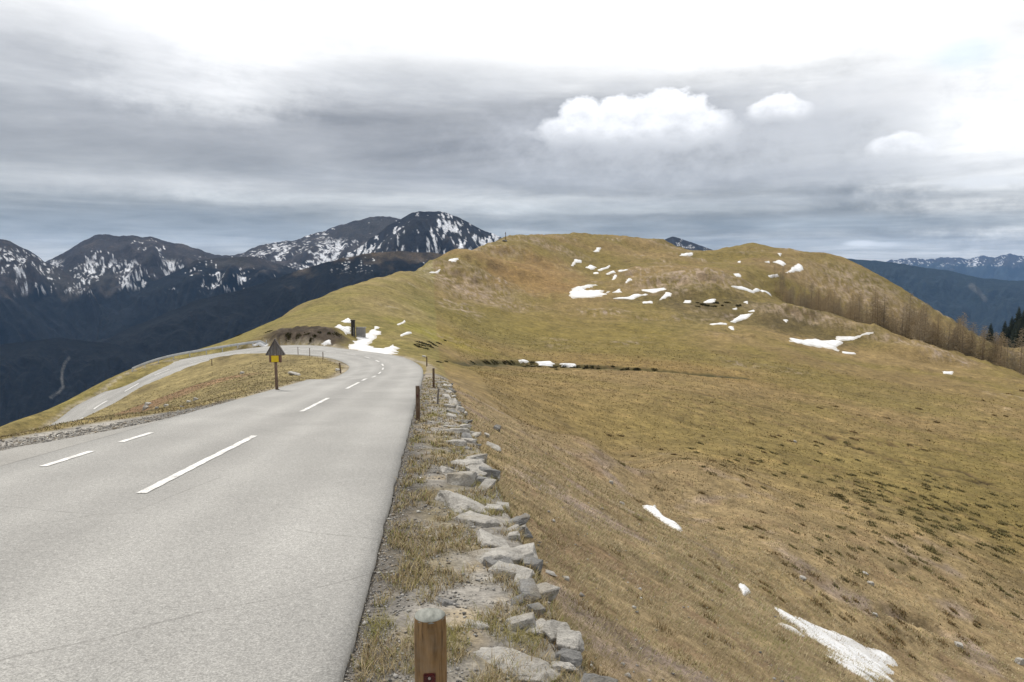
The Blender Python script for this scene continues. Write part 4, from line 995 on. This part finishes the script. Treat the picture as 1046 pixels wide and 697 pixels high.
def spruce_mesh(seed, h):
    r_ = random.Random(seed); tr = bmesh.new(); add_cyl(tr, (0, 0, 0), (0, 0, h * .98), .28, .04, 7)
    V, Fq = [], []
    for k in range(260):
        t = .06 + .93 * (k / 260) ** .9; a = k * 2.39996 + r_.uniform(-.3, .3); L = (1 - t) ** .8 * h * .21 * r_.uniform(.6, 1.15) + .25
        d = Vector((math.cos(a), math.sin(a), 0)); sdv = Vector((-d.y, d.x, 0)); p = Vector((0, 0, h * t))
        for j in range(5):
            q0 = p + d * L * (j * .2) - Vector((0, 0, L * .35 * (j * .2) ** 1.4)); w_ = L * .2 * r_.uniform(.6, 1.3); dr = L * r_.uniform(.12, .35); i = len(V)
            V.extend([q0 - sdv * w_ + Vector((0, 0, -dr)), q0 + d * L * .12, q0 + sdv * w_ + Vector((0, 0, -dr)), q0 + d * L * .42 - Vector((0, 0, dr * .6))]); Fq.extend([(i, i + 1, i + 3), (i + 1, i + 2, i + 3)])
    me = bpy.data.meshes.new('crown'); me.from_pydata([tuple(q) for q in V], [], Fq); me.materials.append(SPN)
    mt = bpy.data.meshes.new('trunk'); tr.to_mesh(mt); tr.free(); mt.materials.append(LBARK); return mt, me
SP = [spruce_mesh(50 + k, h) for k, h in enumerate((17, 20, 14))]
for k in range(48):
    D = random.uniform(430, 540); px = random.uniform(1012, 1085); x = (px - CX) / F * D
    o = empty('spruce_tree', (x, D, float(H(x, D)[0]) - .2), random.uniform(0, 6.28)); q = random.uniform(.75, 1.1); o.scale = (q, q, q)
    tag(o, 'dark green spruce on the wooded slope behind the larches at far right', 'tree', 'dark spruces behind the larches')
    for nm, me in zip(('trunk', 'crown'), SP[k % 3]):
        c_ = bpy.data.objects.new(nm, me); COL.objects.link(c_); c_.parent = o

# ------------------------------------------------------------------ far mountains
MT = attr_mat('mountain_side', [(.006, .25), (.03, .35), (.12, .4)], bump=(.9, 14.0, .03), rough=1.0, spec=.05)
def mountain(ridge, front, base, seed, label, treeline=None, snow=(), alp=(.028, .024, .022), relief=.16, sil=2.0, nrow=150, back=.5, forest=(.0036, .0048, .0056), patches=(), spurf=7.0):  # forest and alp albedo darkened to carry the cloud shadow over the mountains
    rp_ = np.array(ridge, float); t = np.concatenate([[0], np.cumsum(np.hypot(np.diff(rp_[:, 0]), np.diff(rp_[:, 1])))])
    nc = int(max(60, t[-1] / 1.1)); tt = np.linspace(0, t[-1], nc)
    PX = np.interp(tt, t, rp_[:, 0]); PY = np.interp(tt, t, rp_[:, 1]); PD = np.interp(tt, t, rp_[:, 2])
    for _ in range(3): PY[1:-1] = .5 * PY[1:-1] + .25 * (PY[:-2] + PY[2:])
    P = np.array([at(a, b, d) for a, b, d in zip(PX, PY, PD)])
    u = np.concatenate([[0], np.cumsum(np.hypot(*np.diff(P[:, :2], axis=0).T))])
    rel = P[:, 2].max() - base
    P[:, 2] += sil * rel / 100 * fbm(u / rel * 9, np.full(nc, seed * 1.7), 4, seed)
    dirc = -P[:, :2] / np.linalg.norm(P[:, :2], axis=1)[:, None]
    vb = -np.linspace(1, 0, 14)[:-1] ** 1.3 * back; vf_ = np.linspace(0, 1, nrow) ** 1.15; v = np.concatenate([vb, vf_])
    UU, VV = np.meshgrid(u, v, indexing='ij'); av = np.abs(VV)
    g = 1 - (1 - np.clip(av, 0, 1)) ** 1.25
    zz = P[:, 2][:, None] - (P[:, 2][:, None] - base) * g
    k = rel
    wx = fbm(UU / k * 1.1, VV * front / k * 1.1, 3, seed + 50) * .35
    sp_ = ridged(UU / k * 1.5 + wx * 1.3, VV * front / k * .28 + 3, 4, seed + 1); sp2 = fbm(UU / k * 4, VV * front / k * 2.2, 5, seed + 2); sp3 = ridged(UU / k * 5 + wx * 4, VV * front / k * 1.0, 3, seed + 9)
    amp = ss(0, .22, av)
    dz = (sp_ - .2) * relief * amp + sp2 * .07 * (amp * .9 + .1) + sp3 * .05 * amp
    zz = zz + dz * rel
    x = P[:, 0][:, None] + dirc[:, 0][:, None] * VV * front; y = P[:, 1][:, None] + dirc[:, 1][:, None] * VV * front
    zf = zz.ravel(); cc = np.tile(np.array(alp), (zf.size, 1)); n_ = fbm(UU / k * 6, VV * front / k * 6, 4, seed + 4).ravel(); nl = fbm(UU / k * 2, VV * front / k * 2, 3, seed + 6).ravel()
    cc = mixc(cc, (.07, .06, .052), ss(.1, .4, n_) * .5)
    cc = mixc(cc, (.026, .025, .019), ss(.0, .4, nl) * .5)
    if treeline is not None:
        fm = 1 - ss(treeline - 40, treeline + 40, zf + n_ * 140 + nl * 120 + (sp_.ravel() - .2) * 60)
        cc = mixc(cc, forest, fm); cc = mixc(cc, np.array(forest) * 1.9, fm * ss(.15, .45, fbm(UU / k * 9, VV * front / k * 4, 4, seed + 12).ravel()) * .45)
    for z0, z1, amt, uf, vf2 in snow:
        st = (.75 * fbm(UU / k * uf * 12 + wx * 7 + sp2 * 2, VV * front / k * vf2 * 13, 5, seed + 20, .6) + .5 * fbm(UU / k * uf * 1.3, VV * front / k * 1.5, 3, seed + 25) - .05).ravel() - (sp_.ravel() - .2) * .16 - (sp3.ravel() - .2) * .26
        band = ss(z0 - 30, z0 + 25, zf) * (1 - ss(z1 - 25, z1 + 30, zf))
        cc = mixc(cc, (.50, .51, .535), band * ss(.125 - amt, .205 - amt, st))
    vx = CX + F * (x / y).ravel(); vy = HOR - F * (zz / y).ravel()
    for pts, wpx, colr, am in patches:
        m = (1 - ss(.4, 1.1, seg_dist(vx, vy, pts) / wpx + .5 * n_)) * am; cc = mixc(cc, colr, m)
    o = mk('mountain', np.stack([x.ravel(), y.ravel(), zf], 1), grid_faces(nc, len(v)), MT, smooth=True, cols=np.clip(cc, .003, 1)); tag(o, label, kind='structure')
    return o
def zat(py, D): return at(523, py, D)[2]
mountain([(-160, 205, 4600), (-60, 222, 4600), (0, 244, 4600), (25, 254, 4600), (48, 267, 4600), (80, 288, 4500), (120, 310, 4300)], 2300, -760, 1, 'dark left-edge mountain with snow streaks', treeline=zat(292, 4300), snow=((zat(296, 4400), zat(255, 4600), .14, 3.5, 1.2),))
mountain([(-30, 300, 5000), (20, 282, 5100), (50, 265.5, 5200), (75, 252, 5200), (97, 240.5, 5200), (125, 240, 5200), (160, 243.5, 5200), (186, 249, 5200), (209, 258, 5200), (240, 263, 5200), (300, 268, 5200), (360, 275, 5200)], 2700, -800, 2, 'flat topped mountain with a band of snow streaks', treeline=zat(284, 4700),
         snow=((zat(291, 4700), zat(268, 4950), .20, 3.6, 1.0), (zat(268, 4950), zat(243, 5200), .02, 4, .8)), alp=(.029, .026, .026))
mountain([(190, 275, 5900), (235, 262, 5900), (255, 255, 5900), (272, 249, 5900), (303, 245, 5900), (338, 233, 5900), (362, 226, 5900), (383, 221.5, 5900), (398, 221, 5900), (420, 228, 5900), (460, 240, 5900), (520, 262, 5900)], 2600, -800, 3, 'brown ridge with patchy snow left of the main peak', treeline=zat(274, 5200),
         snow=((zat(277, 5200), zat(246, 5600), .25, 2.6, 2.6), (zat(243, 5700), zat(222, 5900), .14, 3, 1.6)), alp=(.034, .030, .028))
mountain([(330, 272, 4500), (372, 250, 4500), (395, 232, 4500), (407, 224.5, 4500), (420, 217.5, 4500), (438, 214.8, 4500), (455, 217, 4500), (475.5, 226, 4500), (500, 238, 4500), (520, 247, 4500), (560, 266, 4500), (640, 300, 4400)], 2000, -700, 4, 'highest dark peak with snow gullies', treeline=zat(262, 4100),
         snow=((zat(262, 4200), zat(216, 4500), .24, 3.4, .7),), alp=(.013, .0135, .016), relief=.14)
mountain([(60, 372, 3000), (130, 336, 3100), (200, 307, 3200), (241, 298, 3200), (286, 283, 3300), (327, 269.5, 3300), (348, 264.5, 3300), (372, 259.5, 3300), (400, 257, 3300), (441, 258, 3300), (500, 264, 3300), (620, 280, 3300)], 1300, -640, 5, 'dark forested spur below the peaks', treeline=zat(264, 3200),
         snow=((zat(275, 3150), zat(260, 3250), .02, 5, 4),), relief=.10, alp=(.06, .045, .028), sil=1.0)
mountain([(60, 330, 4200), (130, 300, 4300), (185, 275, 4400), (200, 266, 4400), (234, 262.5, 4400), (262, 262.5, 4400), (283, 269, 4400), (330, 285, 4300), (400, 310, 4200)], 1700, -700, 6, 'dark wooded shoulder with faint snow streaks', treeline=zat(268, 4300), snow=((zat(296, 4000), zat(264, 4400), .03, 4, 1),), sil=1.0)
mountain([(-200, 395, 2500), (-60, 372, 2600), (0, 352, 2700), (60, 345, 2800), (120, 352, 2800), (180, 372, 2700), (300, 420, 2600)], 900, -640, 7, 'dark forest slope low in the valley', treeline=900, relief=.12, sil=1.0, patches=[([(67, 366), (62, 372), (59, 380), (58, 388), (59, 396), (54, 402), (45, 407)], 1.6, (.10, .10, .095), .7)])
mountain([(640, 262, 5200), (665, 253, 5200), (679, 244.5, 5200), (688, 241.6, 5200), (701.5, 246, 5200), (714, 250.5, 5200), (729, 255.5, 5200), (760, 268, 5200)], 1200, -300, 8, 'small dark far peak behind the saddle', snow=((zat(262, 5000), zat(243, 5200), .10, 4, 2),), alp=(.022, .023, .026), relief=.08, sil=1.2, nrow=60)
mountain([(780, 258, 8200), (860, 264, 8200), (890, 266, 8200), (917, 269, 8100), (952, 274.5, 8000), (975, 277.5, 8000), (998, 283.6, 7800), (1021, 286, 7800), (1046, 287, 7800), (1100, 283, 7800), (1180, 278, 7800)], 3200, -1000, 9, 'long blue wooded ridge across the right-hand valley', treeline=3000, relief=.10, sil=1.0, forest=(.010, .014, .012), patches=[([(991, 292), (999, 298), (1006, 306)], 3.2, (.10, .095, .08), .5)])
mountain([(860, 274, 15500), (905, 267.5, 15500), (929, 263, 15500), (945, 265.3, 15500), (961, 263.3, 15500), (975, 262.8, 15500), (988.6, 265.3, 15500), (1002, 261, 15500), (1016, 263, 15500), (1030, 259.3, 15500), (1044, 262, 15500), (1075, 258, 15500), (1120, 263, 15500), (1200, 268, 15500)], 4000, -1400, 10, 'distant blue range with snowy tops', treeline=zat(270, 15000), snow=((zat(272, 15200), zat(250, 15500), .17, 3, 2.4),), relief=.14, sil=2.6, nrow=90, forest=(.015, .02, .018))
# valley floor
n = 60; xs = np.linspace(-9000, 14000, n); ys = np.linspace(-3000, 17500, n); a, b = np.meshgrid(xs, ys, indexing='ij')
fl = -640 - 500 * ss(1500, 6000, a) + 40 * fbm(a / 900, b / 900, 4, 70)
fl = np.where((np.hypot(a, b) < 900), -420, fl)
vf = mk('valley_floor', np.stack([a.ravel(), b.ravel(), fl.ravel()], 1), grid_faces(n, n)[:, ::-1], MT, smooth=True, cols=np.tile((.007, .009, .008), (n * n, 1))); tag(vf, kind='structure')
# skirt joining our hill to the valley
rim = []
for t in TH[::4]:
    for k, (r, w_) in enumerate(((600, 0), (760, .35), (1100, .75), (1700, 1))):
        x, y = math.sin(t) * r, math.cos(t) * r; e = float(H(math.sin(t) * 615, math.cos(t) * 615)[0]); zz = (e - 3) * (1 - w_) + min(e - 120, -660) * w_
        rim.append((x, y, zz + (0 if k == 0 else 18 * float(pn(np.array([x / 150]), np.array([y / 150]), 5)[0]))))
hs = mk('hillside', np.array(rim), grid_faces(len(TH[::4]), 4)[:, ::-1], MT, smooth=True, cols=np.tile((.02, .022, .014), (len(rim), 1))); tag(hs, kind='structure')

# ------------------------------------------------------------------ air
HAZE = 0.000023
hz, t, p = mat('thin_blue_air')
hz.node_tree.nodes.remove(p)
pv = t.n('ShaderNodeVolumePrincipled', i={'Color': (.29, .52, .94, 1), 'Density': HAZE, 'Anisotropy': .0}); t.t.links.new(pv.outputs[0], hz.node_tree.nodes['Material Output'].inputs['Volume'])
bm = bmesh.new(); bmesh.ops.create_cube(bm, size=1, matrix=Matrix.Translation((2500, 7300, -550)) @ Matrix.Diagonal((26000, 22000, 2200, 1)))
hb = bmo('haze', bm, hz); tag(hb, kind='stuff')

# ------------------------------------------------------------------ sky
EXPO = 1.0
SUN_EL, SUN_AZ = 52, -35          # azimuth from +Y towards +X
wd = bpy.data.worlds.new('World'); S.world = wd; wd.use_nodes = True; T = NT(wd.node_tree)
bg = wd.node_tree.nodes['Background']; bg.inputs['Strength'].default_value = .1
K = 10.0 / 2 ** EXPO
sky = T.n('ShaderNodeTexSky', sky_type='NISHITA', sun_disc=False, sun_elevation=R(SUN_EL), sun_rotation=R(SUN_AZ), altitude=2000).outputs[0]
tc = T.n('ShaderNodeTexCoord').outputs['Generated']
nv = T.n('ShaderNodeVectorMath', operation='NORMALIZE', i={0: tc}).outputs[0]
sx_ = T.n('ShaderNodeSeparateXYZ', i={0: nv}).outputs
az = T.m('ARCTAN2', sx_[0], sx_[1]); el = T.m('DIVIDE', sx_[2], T.m('SQRT', T.m('ADD', T.m('MULTIPLY', sx_[0], sx_[0]), T.m('ADD', T.m('MULTIPLY', sx_[1], sx_[1]), 1e-5))))
el = T.m('MINIMUM', el, 3.0)
def uv(su, sv, off=0): return T.n('ShaderNodeCombineXYZ', i={0: T.m('MULTIPLY', az, su), 1: T.m('MULTIPLY', el, sv), 2: off}).outputs[0]
nA = T.m('SUBTRACT', T.noise(uv(2.2, 9, 1.3), 1.6, 6, .55), .5)      # big slow warps
nB = T.m('SUBTRACT', T.noise(uv(3.5, 30, 4.2), 1.3, 6, .6), .5)     # streaks
nC = T.m('SUBTRACT', T.noise(uv(9, 16, 7.7), 1.5, 7, .6), .5)       # billows
nD = T.m('SUBTRACT', T.noise(uv(26, 36, 2.2), 1.5, 6, .6), .5)     # cauliflower edges
e2 = T.m('ADD', el, T.m('ADD', T.m('MULTIPLY', nA, .14), T.m('MULTIPLY', nB, .06)))
fe = T.mrange(e2, 0, .5)
def gcol(v, b=0): return (v * (1 - b * .5), v * (1 - b * .12), v * (1 + b * .4))
stops = [(.0, gcol(.54, .05)), (.05, gcol(.44, .07)), (.085, gcol(.33, .10)), (.13, gcol(.34, .07)), (.17, gcol(.46, .05)), (.21, gcol(.43, .03)), (.27, gcol(.37, .025)), (.36, gcol(.40, .02)), (.43, gcol(.52, .02)), (.52, gcol(.82, .01)), (.6, gcol(1.08)), (.8, gcol(1.2)), (1.0, gcol(1.35))]
base = T.ramp(fe, stops)
v = T.mrange(T.m('ADD', T.m('MULTIPLY', nB, .6), T.m('MULTIPLY', nC, .6)), -.16, .16, .70, 1.30)
v = T.m('ADD', 1.0, T.m('MULTIPLY', T.m('SUBTRACT', v, 1.0), T.mrange(el, .16, .30, .85, .12)))
base = T.mix(1.0, base, T.n('ShaderNodeCombineXYZ', i={0: v, 1: v, 2: v}).outputs[0], 'MULTIPLY')
def sky_uv(px, py):
    a, b, c_ = ray(px, py); return math.atan2(a, b), c_ / math.hypot(a, b)
def cloud(col, px, py, rx, ry, soft, bright, amt=1.0, warp_=.5, flat=0.0):
    u0, v0 = sky_uv(px, py)
    du = T.m('DIVIDE', T.m('SUBTRACT', az, u0), rx / F); dv = T.m('DIVIDE', T.m('SUBTRACT', el, v0), ry / F)
    if flat: dv = T.m('MULTIPLY', dv, T.mrange(dv, -.2, .2, flat, 1.0))
    d = T.m('SQRT', T.m('ADD', T.m('MULTIPLY', du, du), T.m('MULTIPLY', dv, dv)))
    d = T.m('ADD', d, T.m('ADD', T.m('MULTIPLY', nC, warp_ * 1.7), T.m('MULTIPLY', nD, warp_ * 1.5)))
    f = T.n('ShaderNodeMapRange', interpolation_type='SMOOTHSTEP', i={0: d, 'From Min': 1 - soft, 'From Max': 1 + soft, 'To Min': amt, 'To Max': 0}).outputs[0]
    if flat: f = T.m('MULTIPLY', f, T.mrange(dv, -1.0, -.1, .15, 1.0), clamp=True)
    return T.mix(f, col, (bright[0], bright[1], bright[2], 1))
def cumulus(col, lobes, y_top, y_bot, amt=1.0, soft=.15, bright=1.14, low=.74):
    """a heap of round lobes with a crisp top and a base that melts into the grey deck"""
    d = None
    for px, py, rx, ry in lobes:
        u0, v0 = sky_uv(px, py)
        du = T.m('DIVIDE', T.m('SUBTRACT', az, u0), rx / F); dv = T.m('DIVIDE', T.m('SUBTRACT', el, v0), ry / F)
        q = T.m('SQRT', T.m('ADD', T.m('MULTIPLY', du, du), T.m('MULTIPLY', dv, dv)))
        d = q if d is None else T.m('SMOOTH_MIN', d, q, .25)
    d = T.m('ADD', d, T.m('ADD', T.m('MULTIPLY', nD, 1.4), T.m('MULTIPLY', nC, .9)))
    vt, vb = sky_uv(lobes[0][0], y_top)[1], sky_uv(lobes[0][0], y_bot)[1]
    h = T.mrange(T.m('ADD', el, T.m('MULTIPLY', nC, .03)), vb, vt)
    h = T.m('MAXIMUM', T.m('MINIMUM', h, 1.0), 0.0)
    so_ = T.m('ADD', soft, T.m('MULTIPLY', T.m('SUBTRACT', 1.0, h), .38))
    f = T.m('DIVIDE', T.m('SUBTRACT', T.m('ADD', 1.0, so_), d), T.m('MULTIPLY', so_, 2.0), clamp=True)
    f = T.m('MULTIPLY', T.m('SMOOTH_MIN', f, 1.0, .2), T.m('MULTIPLY', T.mrange(h, 0.0, .55, .0, 1.0), amt), clamp=True)
    b = T.m('ADD', T.m('ADD', low, T.m('MULTIPLY', h, bright - low + .12)), T.m('MULTIPLY', nD, .8))
    return T.mix(f, col, T.n('ShaderNodeCombineXYZ', i={0: b, 1: b, 2: T.m('MULTIPLY', b, 1.015)}).outputs[0])
W1 = (1.15, 1.15, 1.16)
base = cloud(base, 1060, 85, 120, 100, .5, (1.15, 1.15, 1.15), 1, .5)
base = cloud(base, 700, 30, 420, 42, .7, (1.15, 1.15, 1.15), 1, .4)
base = cloud(base, 215, 60, 95, 48, .5, W1, .95, .6)
base = cloud(base, 40, 60, 140, 50, .8, (.68, .69, .71), .6, .5)
base = cloud(base, 430, 88, 130, 20, .8, (.60, .61, .63), .6, .5)
base = cloud(base, 60, 150, 240, 24, .8, (.385, .385, .39), .75, .5)
base = cloud(base, 500, 155, 280, 30, .8, (.345, .345, .355), .8, .5)
base = cloud(base, 180, 188, 200, 9, .8, (.60, .60, .61), .75, .7)
base = cloud(base, 700, 182, 340, 12, .8, (.37, .38, .41), .7, .5)
base = cloud(base, 120, 228, 240, 13, .7, (.28, .31, .36), .8, .5)
base = cloud(base, 420, 206, 170, 6, .8, (.68, .69, .70), .9, .6)
base = cloud(base, 640, 214, 150, 4, .8, (.56, .58, .60), .75, .6)
base = cloud(base, 860, 228, 180, 6, .8, (.38, .42, .47), .7, .5)
base = cloud(base, 780, 205, 200, 4, .8, (.50, .52, .55), .6, .6)
base = cloud(base, 880, 100, 70, 14, .8, (.95, .95, .96), .75, .4)
base = cloud(base, 832, 140, 30, 18, .8, (.66, .67, .70), .7, .4)
zz_ = T.m('ADD', T.m('MAXIMUM', sx_[2], 0.0), .045)
pl = T.n('ShaderNodeCombineXYZ', i={0: T.m('DIVIDE', sx_[0], zz_), 1: T.m('DIVIDE', sx_[1], zz_), 2: .7}).outputs[0]
nP = T.m('SUBTRACT', T.noise(pl, .55, 8, .62, .4), .5); nQ = T.m('SUBTRACT', T.noise(pl, .19, 4, .55, .3), .5)
dk = T.m('ADD', 1.0, T.m('MULTIPLY', T.m('ADD', T.m('MULTIPLY', nP, 1.6), T.m('MULTIPLY', nQ, 1.5)), T.mrange(el, .24, .36, 1.0, .2)))
dk = T.m('MAXIMUM', T.m('MINIMUM', dk, 1.5), .66)
base = T.mix(1.0, base, T.n('ShaderNodeCombineXYZ', i={0: dk, 1: dk, 2: dk}).outputs[0], 'MULTIPLY')
base = T.mix(1.0, base, (1.012, 1.0, .975, 1), 'MULTIPLY')
base = cloud(base, 650, 138, 125, 34, .9, (.66, .665, .685), .8, .9)
base = cloud(base, 860, 128, 120, 40, .9, (.68, .685, .70), .7, .9)
base = cumulus(base, [(640, 134, 64, 17), (575, 134, 22, 14), (597, 118, 24, 19), (627, 115, 22, 15), (657, 117, 24, 17), (690, 114, 30, 22), (722, 128, 21, 17), (696, 138, 40, 15)], 100, 164)
base = cumulus(base, [(797, 109, 16, 12), (780, 113, 13, 10), (813, 113, 12, 9)], 98, 132, .97)
base = cumulus(base, [(922, 147, 17, 11), (904, 151, 14, 9), (942, 152, 14, 9)], 138, 168, .85, bright=1.02)
base = cloud(base, 1005, 186, 36, 5, .7, (.88, .89, .91), .85, .5)
base = cloud(base, 880, 249, 13, 2.8, .5, (.95, .97, 1.0), .85, .3)
base = cloud(base, 905, 250, 11, 2.2, .5, (.85, .87, .9), .7, .3)
base = cloud(base, 985, 55, 26, 12, .8, (.80, .97, 1.02), .5, .5)
sc_n = T.n('ShaderNodeVectorMath', operation='SCALE', i={0: base, 'Scale': K}).outputs[0]
fin = T.mix(.93, sky, sc_n)
wd.node_tree.links.new(fin, bg.inputs['Color'])

# ------------------------------------------------------------------ sun, camera, view
sl = bpy.data.lights.new('sun', 'SUN'); sl.energy = 1.8; sl.angle = R(6); sl.color = (1, .95, .87)
so = bpy.data.objects.new('sun', sl); COL.objects.link(so)
dvec = Vector((math.sin(R(SUN_AZ)) * math.cos(R(SUN_EL)), math.cos(R(SUN_AZ)) * math.cos(R(SUN_EL)), math.sin(R(SUN_EL))))
so.rotation_euler = dvec.to_track_quat('Z', 'Y').to_euler(); so.location = (0, 0, 60)
cam = bpy.data.cameras.new('camera'); cam.sensor_width = 36; cam.lens = 36 * F / 1046; cam.clip_end = 60000; cam.clip_start = .05
co = bpy.data.objects.new('camera', cam); COL.objects.link(co); co.rotation_euler = (PI / 2 - PITCH, 0, 0); S.camera = co
S.view_settings.view_transform = 'Standard'; S.view_settings.look = 'None'; S.view_settings.gamma = 1; S.view_settings.use_curve_mapping = False
S.view_settings.exposure = EXPO
cy = S.cycles if hasattr(S, 'cycles') else None
S.render.engine = 'CYCLES'; cy = S.cycles
cy.max_bounces = 4; cy.diffuse_bounces = 2; cy.volume_bounces = 0; cy.transparent_max_bounces = 4; cy.glossy_bounces = 2
cy.use_denoising = True; cy.denoiser = 'OPENIMAGEDENOISE'; cy.denoising_prefilter = 'ACCURATE'; cy.denoising_input_passes = 'RGB_ALBEDO_NORMAL'; cy.use_adaptive_sampling = False
